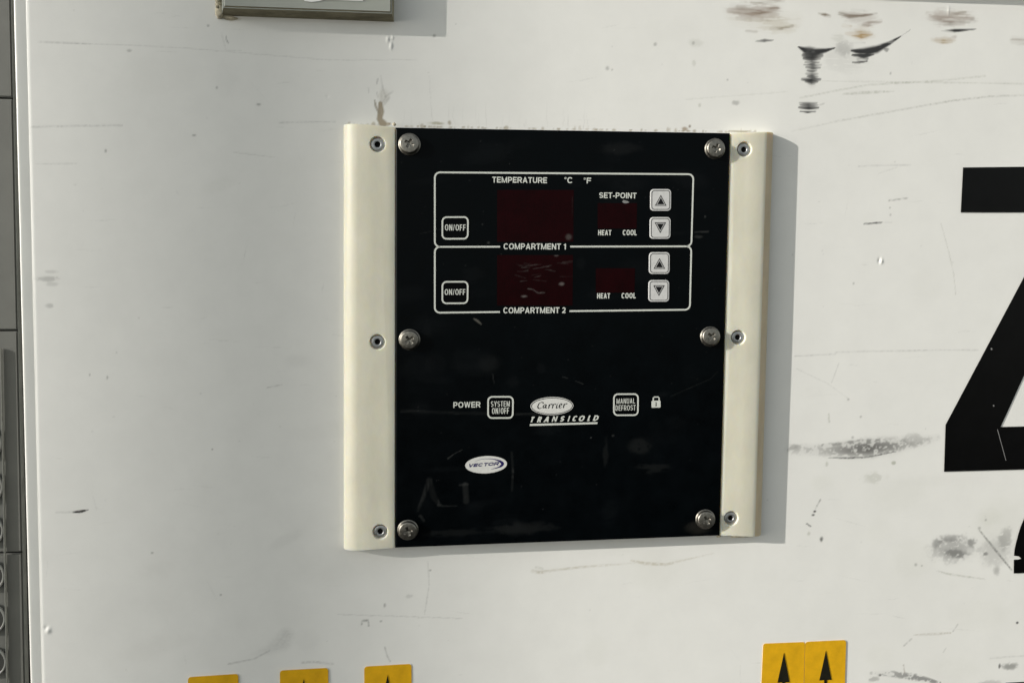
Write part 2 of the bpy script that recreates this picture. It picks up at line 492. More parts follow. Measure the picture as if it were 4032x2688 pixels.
# textured (grainy) scuffs
st([(3110, 1768), (3250, 1772), (3340, 1768), (3420, 1764), (3520, 1754), (3600, 1742), (3690, 1724)], [36, 44, 60, 66, 56, 40, 28],
   [.25, .38, .66, .78, .6, .34, .15], (.10, .098, .095), 'grit', 0.6, 0.8)
st([(3260, 1800), (3340, 1803), (3420, 1798), (3530, 1776)], [3, 7, 7, 3], .75, DKG)
st([(3240, 1752), (3360, 1738), (3460, 1732)], 14, .5, GRY, 'grit', 0.8)
Pt.blob(3600, 1730, 70, 30, .3, GRY); Pt.blob(3440, 1880, 60, 30, .22, GRN); Pt.blob(3520, 1822, 14, 9, .5, GRN); Pt.blob(3255, 1826, 8, 16, .3, GRN)
Pt.blob(3130, 1760, 34, 16, .4, GRY)
Pt.blob(3755, 2160, 120, 62, .42, (.15, .15, .15), amt=.65); Pt.blob(3770, 2178, 64, 24, .48, DKG, ang=-.15, amt=.65); Pt.blob(3690, 2138, 26, 26, .4, DKG)
Pt.blob(3745, 2118, 60, 22, .35, DKG); Pt.blob(3830, 2135, 26, 24, .4, DKG); Pt.blob(3920, 2170, 90, 76, .28, GRY, 'grit', .5)
Pt.blob(3960, 2120, 36, 60, .35, GRY); Pt.blob(3925, 2245, 20, 26, .4, GRY); Pt.blob(3880, 2180, 14, 12, .5, DKG)
Pt.blob(3208, 2012, 8, 6, .95, BLK, 'fine', .1); Pt.blob(3202, 2026, 8, 5, .85, BLK, 'fine', .1); Pt.blob(3234, 2122, 9, 14, .8, DKG, 'fine', .2)
Pt.blob(3184, 2098, 10, 14, .3, GRN); Pt.blob(4006, 2450, 7, 6, .95, BLK, 'fine', .1); Pt.blob(3975, 2622, 44, 20, .6, GRY); Pt.blob(3936, 2622, 6, 14, .7, DKG)
st([(3430, 2648), (3520, 2652), (3600, 2664), (3700, 2686)], [14, 28, 30, 14], [.25, .5, .6, .6], (.14, .14, .14), 'grit', .8)
Pt.blob(3465, 2656, 6, 6, .8, DKG, 'fine', .1); Pt.blob(3900, 2690, 80, 20, .3, GRY); Pt.blob(3440, 2672, 30, 14, .4, GRY)
Pt.blob(2895, 405, 18, 12, .4, GRY); Pt.blob(2755, 415, 7, 10, .3, GRN); Pt.blob(2740, 170, 34, 20, .14, GRN); Pt.blob(2733, 250, 10, 18, .2, GRN)
Pt.blob(2716, 498, 6, 7, .8, BRN, 'fine', .2); Pt.blob(2865, 314, 6, 6, .4, GRY); Pt.blob(3507, 290, 5, 8, .4, GRY)
for x, y, r in [(3502, 790, 5), (3504, 818, 5), (3506, 846, 6), (3361, 1116, 5), (3340, 1572, 6), (3389, 1640, 6), (3357, 1722, 8), (3606, 2222, 8), (3630, 2226, 5),
                (3882, 2046, 6), (3857, 2078, 9), (2392, 270, 10), (2410, 275, 5), (2580, 175, 8), (2730, 170, 8)]:
    Pt.blob(x, y, r, r, .45, GRY, 'fine', .2)
# left part: smudges, specks
Pt.blob(190, 1098, 55, 13, .34, GRY); Pt.blob(200, 1070, 30, 8, .2, GRY); Pt.blob(205, 1118, 30, 9, .2, GRY); Pt.blob(195, 1204, 16, 10, .3, GRY)
for x, y, rx, ry in [(510, 200, 11, 6), (416, 594, 5, 8), (764, 533, 9, 5), (820, 102, 6, 5), (836, 1768, 4, 4), (422, 1486, 4, 9), (353, 1475, 4, 6), (1018, 412, 10, 6),
                     (854, 346, 5, 7), (600, 2175, 6, 4), (870, 2340, 4, 4), (1515, 2382, 6, 10), (1500, 2444, 5, 4), (1710, 142, 9, 8)]:
    Pt.blob(x, y, rx, ry, .55, GRY, 'fine', .2)
st([(1128, 2498), (1112, 2525), (1060, 2555), (990, 2575)], [46, 52, 36, 12], [.24, .26, .16, .06], (.3, .3, .29), 'fine', .4, .9); Pt.blob(1210, 2520, 60, 60, .05, GRY, 'mid', .5)
st([(1424, 2458), (1426, 2442), (1450, 2440), (1452, 2462)], 6, .4, GRY); Pt.blob(1437, 2442, 14, 6, .45, GRY)
Pt.blob(1612, 2345, 22, 10, .2, GRY); Pt.blob(1130, 2120, 90, 30, .06, GRY, 'mid', .5, .5); Pt.blob(1690, 2070, 10, 14, .2, GRY); Pt.blob(1694, 2244, 6, 5, .4, GRY)
Pt.blob(1170, 1420, 60, 30, .06, GRY, 'mid', .4); Pt.blob(890, 310, 60, 90, .04, GRY, 'mid', .4)
# water marks and old sealant above the controller
for _ in range(26):
    x = rng.uniform(1560, 2330); y1 = 498+(x-1560)*.016; L = rng.uniform(20, 130)
    st([(x, y1-L), (x+rng.normal(0, 4), y1-L*.4), (x+rng.normal(0, 5), y1-2)], [1.5, 4, 3], [.02, rng.uniform(.06, .2), .08], GRY, 'vstreak', .5)
ADH = (.34, .29, .22)
st([(1498, 408), (1500, 440), (1494, 470), (1508, 488)], [16, 24, 20, 30], .95, ADH, 'mid', .15, .3)
st([(1475, 396), (1480, 420), (1492, 446)], [5, 9, 8], .75, (.30, .26, .21), 'mid', .3); st([(1500, 488), (1534, 489)], 10, .9, ADH, 'mid', .2)
st([(1508, 404), (1520, 380), (1545, 362)], 8, .18, GRY); st([(1500, 400), (1506, 340)], 9, .14, GRY); st([(1512, 412), (1532, 385)], 9, .2, GRY); Pt.blob(1512, 380, 26, 34, .2, (.36, .33, .27), 'mid', .6)
st([(1484, 330), (1488, 310)], 5, .35, GRY); st([(1450, 345), (1452, 365)], 4, .2, GRY); st([(1488, 385), (1484, 365)], 4, .3, GRY)
for x in np.arange(1356, 2990, 7.0):
    yt = 491+(x-1356)*.0195 if x < 1560 else 499+(x-1560)*.0166
    if rng.random() < (.75 if x < 1440 or 1590 < x < 1790 or 2860 < x < 2960 else .35):
        hgt = rng.uniform(3, 8) if rng.random() < .8 else rng.uniform(8, 20)
        Pt.blob(x+rng.uniform(-3, 3), yt-hgt*.2, rng.uniform(4, 11), hgt*.75, rng.uniform(.3, .75), random.choice([(.38, .33, .24), (.30, .25, .17), (.45, .41, .33)]), 'fine', .3)
Pt.blob(2696, 508, 16, 9, .8, (.33, .26, .18), 'fine', .3); Pt.blob(1718, 486, 34, 6, .7, (.36, .33, .22), 'fine', .4); Pt.blob(1770, 484, 9, 12, .7, (.33, .28, .2), 'fine', .3)
st([(2870, 516), (2905, 518), (2950, 518)], [6, 9, 6], .6, (.35, .31, .22), 'mid', .5)
# under the box: stain
st([(870, 70), (905, 78), (945, 76)], [10, 16, 8], .35, (.45, .40, .28), 'mid', .5)

# the sheet with small dents and paint beads
UU, ZZ = np.meshgrid(us, zs)
H = hw(UU)
H += (noise2(UU.shape, 190, 240)-.5)*0.00045 + (noise2(UU.shape, 70, 90)-.5)*0.00022


def dent(px, py, rx, ry, hgt):
    u0, z0 = wall_uz(px, py)
    a, b = rx*.000182, ry*.000182
    i0, i1 = np.searchsorted(us, [u0-3*a, u0+3*a]); j0, j1 = np.searchsorted(zs, [z0-3*b, z0+3*b])
    H[j0:j1, i0:i1] += hgt*np.exp(-((UU[j0:j1, i0:i1]-u0)/a)**2-((ZZ[j0:j1, i0:i1]-z0)/b)**2)


for dta in [(190, 2480, 9, 11, .0007), (182, 2470, 8, 8, -.0005), (3470, 1028, 6, 10, .0006), (3462, 1026, 5, 10, -.0006), (1527, 157, 4, 9, .0006), (1540, 182, 4, 12, .0006),
            (1546, 150, 3, 7, .0004), (1290, 380, 5, 5, -.0003), (3735, 45, 3, 16, .0003)]:
    dent(*dta)
# a slight roll-off at the sheet's left edge
H += -0.0003*np.exp(-((UU-U_EDGE)/0.0010)**2)
P = np.stack([UU+SKEW*ZZ, D-H, ZZ+Z0], -1)
sheet = grid_mesh('body_panel', P, M_wall, body)
Pt.write(sheet.data)

# corner trim: rounded angle that closes the sheet's left edge
prof = []
hE = float(hw(U_EDGE))
tw = 0.0083
xl = U_EDGE-tw
prof.append((xl+0.0002, hE-0.055))
for k in range(11):                      # rounded outer arris
    a = math.pi*0.5*k/10
    prof.append((xl+0.0019-0.0019*math.cos(a), hE-0.0036+0.0030*math.sin(a)))
prof += [(xl+0.0028, hE-0.0007), (xl+0.0045, hE-0.0009), (U_EDGE-0.0016, hE-0.0012), (U_EDGE-0.0009, hE-0.0013), (U_EDGE-0.0003, hE-0.0014), (U_EDGE+0.0001, hE-0.0014), (U_EDGE+0.0007, hE-0.0007),
         (U_EDGE+0.0009, hE-0.004), (xl+0.004, hE-0.0050), (xl+0.003, hE-0.055)]
zz = np.linspace(-0.80, 0.60, 141)
vs, fs = [], []
n = len(prof)
wob = np.cumsum(rng.normal(0, .00003, len(zz)))
for j, z in enumerate(zz):
    for (u, h) in prof:
        vs.append(P3(u+SKEW*z+wob[j], z, h))
for j in range(len(zz)-1):
    for k in range(n):
        a, b = j*n+k, j*n+(k+1) % n
        fs.append((a, b, b+n, a+n))
fs.append(tuple(range(n))[::-1]); fs.append(tuple(range((len(zz)-1)*n, len(zz)*n)))
trim = mesh_obj('corner_trim', vs, fs, M_trim, body, True)

# ledge above the frame; its shadow is the grey band at the top right
zl = Wxz(3700, 12)[0][1]
lo_h = 0.016
POST_R = 0.0315
u0, u1 = Wxz(2980, 0)[0][0], 0.80
bm = bmesh.new()
zb = zl+0.0142
cs = []
for u in np.linspace(u0, u1, 22):
    hb_ = float(hw(u))
    tz = SKEW
    row = []
    for (dz_, h) in [(0, -.001), (0, lo_h-.002), (.002, lo_h), (.03, lo_h), (.032, lo_h-.002), (.032, -.001)]:
        row.append(bm.verts.new(P3(u+SKEW*(zb+dz_), zb+dz_+random.gauss(0, .0001), hb_+h)))
    cs.append(row)
for a, b in zip(cs, cs[1:]):
    for k in range(6):
        bm.faces.new((a[k], a[(k+1) % 6], b[(k+1) % 6], b[k]))
bm.faces.new(cs[0]); bm.faces.new(cs[-1][::-1])
bm_obj('ledge_strip', bm, M_trim, body)


# ------------------------------------------------------------------ unseen post added towards the sun to lay a soft shadow band on the sheet
pc = P3(ux(1030), 0.0, 0.0)-SUN_DIR*8.0
post = empty('added_shade_post', (pc.x, pc.y, 0.0), 'added slim grey post out of view, placed to shade the trailer panel', 'post')


def rod(name, r0, r1, z0, z1, mat):
    K = 32
    vs = [(pc.x+r0*math.cos(2*math.pi*k/K), pc.y+r0*math.sin(2*math.pi*k/K), z0) for k in range(K)]
    vs += [(pc.x+r1*math.cos(2*math.pi*k/K), pc.y+r1*math.sin(2*math.pi*k/K), z1) for k in range(K)]
    fs = [(k, (k+1) % K, K+(k+1) % K, K+k) for k in range(K)]+[tuple(range(K))[::-1], tuple(range(K, 2*K))]
    return mesh_obj(name, vs, fs, mat, post)


rod('base_flange', .09, .09, 0.0, .012, M_bg)
rod('pole', POST_R, POST_R, .012, 5.2, M_bg)
rod('cap', POST_R*1.25, POST_R*.6, 5.2, 5.24, M_bg)


# ------------------------------------------------------------------ neighbouring grey cabinet at the far left (further back)
HB = -0.055


def B2(px, py, h=HB):
    return U(px, py, h)


cab = empty('cabinet', P3(-0.36, -0.8, HB), 'dark grey sheet metal cabinet beyond the white corner trim at left', 'cabinet')


def bquad(name, px0, px1, z0, z1, h, thick, mat, parent, bev=.0006):
    """upright slab between two leaning px edges [(x@y0), (x@y2688)]"""
    bm = bmesh.new()

    def X(pe, z):
        a = B2(pe[0], 0, h); b = B2(pe[1], 2688, h)
        t = (z-a[1])/(b[1]-a[1])
        return a[0]+(b[0]-a[0])*t
    v = []
    for hh in (h, h-thick):
        for (pe, z) in ((px0, z0), (px1, z0), (px1, z1), (px0, z1)):
            v.append(bm.verts.new(P3(X(pe, z), z, hh)))
    for f in ((0, 1, 2, 3), (4, 7, 6, 5), (0, 4, 5, 1), (1, 5, 6, 2), (2, 6, 7, 3), (3, 7, 4, 0)):
        bm.faces.new([v[i] for i in f])
    bmesh.ops.bevel(bm, geom=bm.edges[:], offset=bev, segments=2, affect='EDGES')
    return bm_obj(name, bm, mat, parent)


seam_z = [B2(20, y)[1] for y in (386, 1301, 2176)]
pitch_ = seam_z[0]-seam_z[1]
lv = [seam_z[0]+2*pitch_, seam_z[0]+pitch_]+seam_z+[seam_z[2]-pitch_, seam_z[2]-2*pitch_]
for a, b in zip(lv, lv[1:]):
    bquad('door_panel', (-1150, -1080), (41, 97), b+.0006, a-.0006, HB, .003, M_bg, cab, .0009)
bquad('side_edge', (42.5, 98.5), (46, 103), lv[-1], lv[0], HB+.002, .008, M_bg_edge, cab, .0004)
bquad('dark_gap_strip', (46.5, 104), (90, 150), lv[-1], lv[0], HB-.002, .006, M_dark, cab, .0006)  # black strip in place of the shaded gap beside the trim
bquad('backing', (-1150, -1080), (46, 103), lv[-1], lv[0], HB-.005, .02, M_dark, cab, .0006)
# bright fold and the row of flanged round holes
zt = B2(0, 1370)[1]
bquad('fold_strip', (-26, 23.5), (-22.5, 27), lv[-1], zt, HB+.0028, .0025, M_bg_edge, cab, .0005)
for y, lim in ((1745, 2), (1918, 6), (2091, 9), (2268, 13), (2438, 17), (2608, 21), (2780, 25)):
    c = B2(lim-64, y, HB+.003)
    R, r = .0112, .0008
    vs, fs = [], []
    for i in range(40):
        a = 2*math.pi*i/40
        for k in range(8):
            b = 2*math.pi*k/8
            q = R+r*math.cos(b)
            vs.append(P3(c[0]+q*math.cos(a), c[1]+q*math.sin(a), HB+.0012+2.2*r*math.sin(b)))
    for i in range(40):
        for k in range(8):
            fs.append((i*8+k, ((i+1) % 40)*8+k, ((i+1) % 40)*8+(k+1) % 8, i*8+(k+1) % 8))
    lip = mesh_obj('hole_lip', vs, fs, M_lip, cab, True)
    mesh_obj('hole_back', [P3(c[0]+R*math.cos(2*math.pi*i/40), c[1]+R*math.sin(2*math.pi*i/40), HB+.0005) for i in range(40)], [tuple(range(40))], M_holeback, lip)


# ------------------------------------------------------------------ grey box at the top
xb = W3(1200, 60)
box = empty('equipment_box', W3(1200, 80, 0), 'grey green box cut off by the top of the picture', 'equipment box')
HBX = 0.0118
bl, br = W3(879, 29, HBX), W3(1542, 52, HBX)
wl, wr = W3(872, 66, -.001), W3(1552, 90, -.001)
up = Vector((SKEW*.11, 0, .11))
bm = bmesh.new()
fv = [bm.verts.new(p) for p in (bl, br, br+up, bl+up)]
wv = [bm.verts.new(p) for p in (wl, wr, wr+up, wl+up)]
bm.faces.new(fv); bm.faces.new(wv[::-1])
for k in range(4):
    bm.faces.new((fv[k], wv[k], wv[(k+1) % 4], fv[(k+1) % 4]))
bmesh.ops.bevel(bm, geom=[e for e in bm.edges if all(v in fv for v in e.verts)], offset=.0010, segments=3, affect='EDGES')
bm.normal_update()
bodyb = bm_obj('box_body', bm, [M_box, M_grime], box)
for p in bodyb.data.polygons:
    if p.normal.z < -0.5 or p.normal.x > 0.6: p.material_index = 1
# raised white patch whose lower edge just shows
patch_px = [(1186, -60), (1188, -8), (1200, 5), (1226, 9), (1256, 6), (1272, 1), (1300, 1), (1428, 5), (1436, -8), (1438, -60)]
bm = bmesh.new()


def onbox(px, py, e):
    # point on the box front plane seen at that pixel
    n_ = (br-bl).cross(up).normalized()
    o_ = bl - n_*e if n_.y > 0 else bl + n_*e
    d = Vector(CAM @ np.array([px-CX, py-CY, FPX]))
    c0 = Vector((0, 0, Z0))
    t = (o_-c0).dot(n_)/d.dot(n_)
    return c0+d*t


top = [bm.verts.new(onbox(x, y, .0004)) for x, y in patch_px]
bot = [bm.verts.new(onbox(x, y, -.0002)) for x, y in patch_px]
bm.faces.new(top)
for k in range(len(patch_px)):
    bm.faces.new((top[k], bot[k], bot[(k+1) % len(patch_px)], top[(k+1) % len(patch_px)]))
bm_obj('white_patch', bm, M_white_patch, box)


def lumpy(name, pts, rad, mat, parent, hbase=0.0, seed=1):
    """irregular bead of old sealant along photo pixels on the sheet"""
    r_ = random.Random(seed)
    vs, fs = [], []
    K = 10
    for i, (x, y) in enumerate(pts):
        c = W3(x, y, hbase)
        nx_ = pts[min(i+1, len(pts)-1)]; pv = pts[max(i-1, 0)]
        t = (W3(*nx_, hbase)-W3(*pv, hbase)).normalized()
        nrm = Vector((0, -1, 0)); sd = t.cross(nrm).normalized()
        rr = rad[i] if isinstance(rad, (list, tuple)) else rad
        for k in range(K):
            a = 2*math.pi*k/K
            q = rr*r_.uniform(.65, 1.3)
            vs.append(c+sd*q*math.cos(a)+nrm*q*.7*math.sin(a))
    for i in range(len(pts)-1):
        for k in range(K):
            fs.append((i*K+k, i*K+(k+1) % K, (i+1)*K+(k+1) % K, (i+1)*K+k))
    fs.append(tuple(range(K))[::-1]); fs.append(tuple(range((len(pts)-1)*K, len(pts)*K)))
    return mesh_obj(name, vs, fs, mat, parent, True)


lumpy('sealant_bead', [(863, y) for y in range(-420, 60, 9)]+[(868, 60), (876, 68)], [.0026]*54+[.0030, .0022], M_sealant, box, .001, 3)
lumpy('sealant_bead', [(878, 62), (892, 66), (906, 70), (922, 73), (938, 74)], [.0018, .0022, .0020, .0012, .0005], M_sealant, box, .0, 5)
for i, (x, y, r) in enumerate([(861, 8, .0016), (867, 18, .0018), (858, 28, .0012), (866, -4, .0015)]):
    lumpy('rust_patch', [(x-4, y-6), (x, y), (x+3, y+7)], [r*.6, r, r*.5], M_grime, box, .0022, 20+i)


# ------------------------------------------------------------------ controller
HBASE, HP = 0.0, 0.0107            # rail foot and faceplate front, above the datum
TILT, XC = -(float(hw(ux(1400)))-.0002)/0.295, 0.235             # the controller sits square on the bowed sheet


def UT(px, py, h):
    d = CAM @ np.array([px-CX, py-CY, FPX])
    k = (D-h+TILT*XC)/(d[1]+TILT*d[0])
    return np.array([d[0]*k, d[2]*k])


def PT(x, z, h):
    return P3(x, z, h+TILT*(x-XC))


HR = HP-0.0006                        # rail front
panel = empty('control_panel', PT(*UT(2200, 2150, HBASE), HBASE), 'black two compartment temperature controller between cream plastic rails', 'control panel')


def PL(px, py):
    return UT(px, py, HP)


# faceplate: fine sheet with wear, plus returned edges
c_tl, c_tr, c_br, c_bl = PL(1558, 502), PL(2876, 524), PL(2834, 2108), PL(1556, 2156)
NX, NZ = 330, 400
sa = np.linspace(0, 1, NX); ta = np.linspace(0, 1, NZ)


def plate_st(px, py):
    """px -> (s, t) * plate size, t up; plate treated as a parallelogram for painting"""
    p = PL(px, py)
    A = np.array([c_br-c_bl, c_tl-c_bl]).T
    st_ = np.linalg.solve(A, p-c_bl)
    return (st_[0]*.236, st_[1]*.293)


Pp = Paint(sa*.236, ta*.293, plate_st, 0.00018)
Pp.k = 0.34
SM = (.05, .055, .06)
for _ in range(46):
    x = rng.uniform(1600, 2800); y = rng.uniform(560, 2080)
    Pp.blob(x, y, rng.uniform(20, 110), rng.uniform(10, 60), rng.uniform(.02, .10), SM, 'streak' if rng.random() < .6 else 'mid', .6, rng.uniform(-.2, .2))
for _ in range(90):
    x = rng.uniform(1580, 2800); y = rng.uniform(540, 2090); L = rng.uniform(20, 140); a = rng.normal(0, .25)
    Pp.stroke([(x, y), (x+L*math.cos(a), y+L*math.sin(a))], [1.5, 3.5, 1.5], [.02, rng.uniform(.06, .22), .02], (.08, .085, .09), 'fine', .8)
for _ in range(60):
    Pp.blob(rng.uniform(1580, 2820), rng.uniform(540, 2100), 3, 3, rng.uniform(.15, .5), (.12, .12, .12), 'fine', .3)
S2 = Pp.stroke
LT = (.16, .165, .16)
S2([(1866, 1254), (1880, 1262), (1895, 1275)], [5, 9, 5], .9, (.26, .25, .22), 'mid', .4)
S2([(1688, 1890), (1670, 1950), (1645, 2010)], [18, 16, 10], .20, LT, 'vstreak', .6); S2([(1690, 1890), (1710, 1960), (1730, 1985)], [22, 22, 14], .22, LT, 'vstreak', .6)
S2([(1725, 1988), (1760, 1992), (1800, 1990)], [10, 6, 4], .2, LT); S2([(1810, 1908), (1842, 1906)], 8, .25, LT); S2([(1832, 1908), (1836, 1972)], [20, 22], .3, LT, 'mid', .4)
S2([(1655, 2030), (1668, 2048)], 12, .3, LT, 'vstreak', .6); S2([(1764, 1804), (1790, 1785), (1820, 1770)], [7, 3, 3], .45, LT)
S2([(2015, 1780), (2020, 1850), (2016, 1930)], 9, .26, LT, 'mid', .6); S2([(2020, 1120), (2100, 1085), (2240, 1060)], 5, .12, LT)
S2([(1580, 1618), (1800, 1625), (1960, 1628), (2200, 1632)], 12, .16, LT, 'streak', .6)
Pp.blob(2520, 1755, 60, 40, .10, LT, 'mid', .8); Pp.blob(2385, 1785, 14, 70, .08, LT, 'vstreak', .8); Pp.blob(2580, 1840, 80, 26, .08, LT, 'streak', .9)
Pp.blob(2050, 2080, 150, 30, .09, LT, 'streak', .9); Pp.blob(1780, 2095, 130, 20, .07, LT, 'streak', .9); Pp.blob(2750, 2075, 70, 34, .2, (.13, .12, .10), 'mid', .8)
S2([(2732, 912), (2792, 910)], [4, 8], .3, LT); Pp.blob(2755, 930, 22, 8, .3, LT, 'streak', .6); Pp.blob(2780, 851, 5, 6, .4, LT)
S2([(2640, 1560), (2800, 1490), (2830, 1460)], 3, .16, LT); S2([(2217, 1482), (2235, 1488)], 4, .3, LT); S2([(2266, 1498), (2300, 1512)], 4, .3, LT)
Pp.blob(2440, 585, 90, 30, .07, LT, 'streak', .6); Pp.blob(1925, 1430, 50, 40, .07, LT, 'mid', .5); S2([(1940, 1470), (1946, 1510)], 4, .25, LT)
Pp.blob(1925, 955, 8, 6, .4, LT); Pp.blob(1900, 883, 5, 5, .35, LT); Pp.blob(2328, 1722, 4, 4, .7, LT); Pp.blob(2415, 1714, 7, 7, .3, LT)
S2([(1655, 920), (1690, 912), (1750, 900)], 3, .16, LT); Pp.blob(2200, 1010, 14, 10, .0, LT)
bow_ = 0.0005*np.sin(np.pi*sa)[None, :]*np.sin(np.pi*ta)[:, None]
sa2, ta2 = np.meshgrid(sa, ta)
XZ = (c_bl[None, None]*((1-sa2)*(1-ta2))[..., None]+c_br*(sa2*(1-ta2))[..., None]+c_tl*((1-sa2)*ta2)[..., None]+c_tr*(sa2*ta2)[..., None])
# tiny waviness of the thin sheet
wave = (noise2(sa2.shape, 60, 70)-.5)*.00004
ed = np.minimum(np.minimum(sa2*.236, (1-sa2)*.236), np.minimum(ta2*.293, (1-ta2)*.293))
PH = HP+wave-.0008*np.clip(1-ed/.0008, 0, 1)**2
Pv = np.stack([XZ[..., 0], D-PH-TILT*(XZ[..., 0]-XC), XZ[..., 1]+Z0], -1)
plate = grid_mesh('faceplate', Pv, M_plate, panel)
Pp.write(plate.data)
# body behind the faceplate
bm = bmesh.new()
ins = .0006
cor = [c_bl+[ins, ins], c_br+[-ins, ins], c_tr+[-ins, -ins], c_tl+[ins, -ins]]
a = [bm.verts.new(PT(p[0], p[1], HP-.0008)) for p in cor]
b = [bm.verts.new(PT(p[0], p[1], -.002)) for p in cor]
bm.faces.new(a); bm.faces.new(b[::-1])
for k in range(4):
    bm.faces.new((a[k], b[k], b[(k+1) % 4], a[(k+1) % 4]))
bm_obj('backing_plate', bm, M_dark, panel)


# flat printed work on the faceplate
def flat(name, polys, mat, e, parent, mats=None, fm=None):
    """polys: list of (pts2d, faces) in plate (x, z); e = height above the sheet"""
    vs, fs = [], []
    for pts, faces in polys:
        o_ = len(vs)
        vs += [PT(p[0], p[1], HP+e) for p in pts]
        fs += [tuple(i+o_ for i in f) for f in faces]
    ob = mesh_obj(name, vs, fs, mat, parent, mats=mats, fmat=fm)
    bm = bmesh.new(); bm.from_mesh(ob.data)
    bm.normal_update()
    fl = [f for f in bm.faces if f.normal.y > 0]
    if fl: bmesh.ops.reverse_faces(bm, faces=fl)
    bm.to_mesh(ob.data); bm.free()
    return ob


def slab(name, pts, mat, e, parent):
    """raised key: flat top with a rounded skirt down to the sheet"""
    c = np.mean(pts, 0)
    rings = [(1.0, .00003), (1.0, e*.6), (.985, e*.9), (.955, e)]
    vs = [P for f, h in rings for P in [PT(*(c+(np.array(p)-c)*f), HP+h) for p in pts]]
    n_ = len(pts)
    fs = [(a*n_+k, (a+1)*n_+k, (a+1)*n_+(k+1) % n_, a*n_+(k+1) % n_) for a in range(3) for k in range(n_)]
    fs.append(tuple(range(3*n_, 4*n_)))
    bm = bmesh.new()
    bv = [bm.verts.new(v) for v in vs]
    for f in fs: bm.faces.new([bv[i] for i in f])
    return bm_obj(name, bm, mat, parent)


def rrect(quad, r, n=6):
    """rounded quad outline from 4 corner points (tl, tr, br, bl)"""
    out = []
    q = [np.array(p) for p in quad]
    for k in range(4):
        p, a, b = q[k], q[k-1], q[(k+1) % 4]
        da = (a-p)/np.linalg.norm(a-p); db = (b-p)/np.linalg.norm(b-p)
        for i in range(n+1):
            t = i/n*math.pi/2
            out.append(p+da*r*(1-math.sin(t))+db*r*(1-math.cos(t)))
    return out


def poly(pts):
    return (pts, [tuple(range(len(pts)))])


def ribbon(pts, wd, closed=False):
    pts = [np.array(p, float) for p in pts]
    n_ = len(pts)
    wd = np.atleast_1d(np.array(wd, float))
    wv_ = np.interp(np.linspace(0, 1, n_), np.linspace(0, 1, len(wd)), wd)
    L, R = [], []
    for i, p in enumerate(pts):
        a = pts[(i-1) % n_] if closed or i > 0 else p
        b = pts[(i+1) % n_] if closed or i < n_-1 else p
        t = (b-a)/max(1e-12, np.linalg.norm(b-a))
        nn = np.array([-t[1], t[0]])*wv_[i]/2
        L.append(p+nn); R.append(p-nn)
    vs = L+R
    rngk = range(n_ if closed else n_-1)
    return (vs, [(k, (k+1) % n_, n_+(k+1) % n_, n_+k) for k in rngk])


def union(polys):
    """merge overlapping flat outlines into one clean triangulated shape"""
    from mathutils.geometry import delaunay_2d_cdt
    vs, fs = [], []
    for p in polys:
        p = [tuple(q) for q in p]
        for k in range(1, len(p)-1):          # fan of triangles, each wound the same way
            tr = [p[0], p[k], p[k+1]]
            ar = (tr[1][0]-tr[0][0])*(tr[2][1]-tr[0][1])-(tr[2][0]-tr[0][0])*(tr[1][1]-tr[0][1])
            if abs(ar) < 1e-7: continue
            if ar < 0: tr = tr[::-1]
            fs.append([len(vs), len(vs)+1, len(vs)+2])
            vs += [Vector(q) for q in tr]
    o_ = delaunay_2d_cdt(vs, [], fs, 0, 1e-5)
    return np.array([tuple(v) for v in o_[0]]), [tuple(f) for f, src in zip(o_[2], o_[5]) if len(src)]


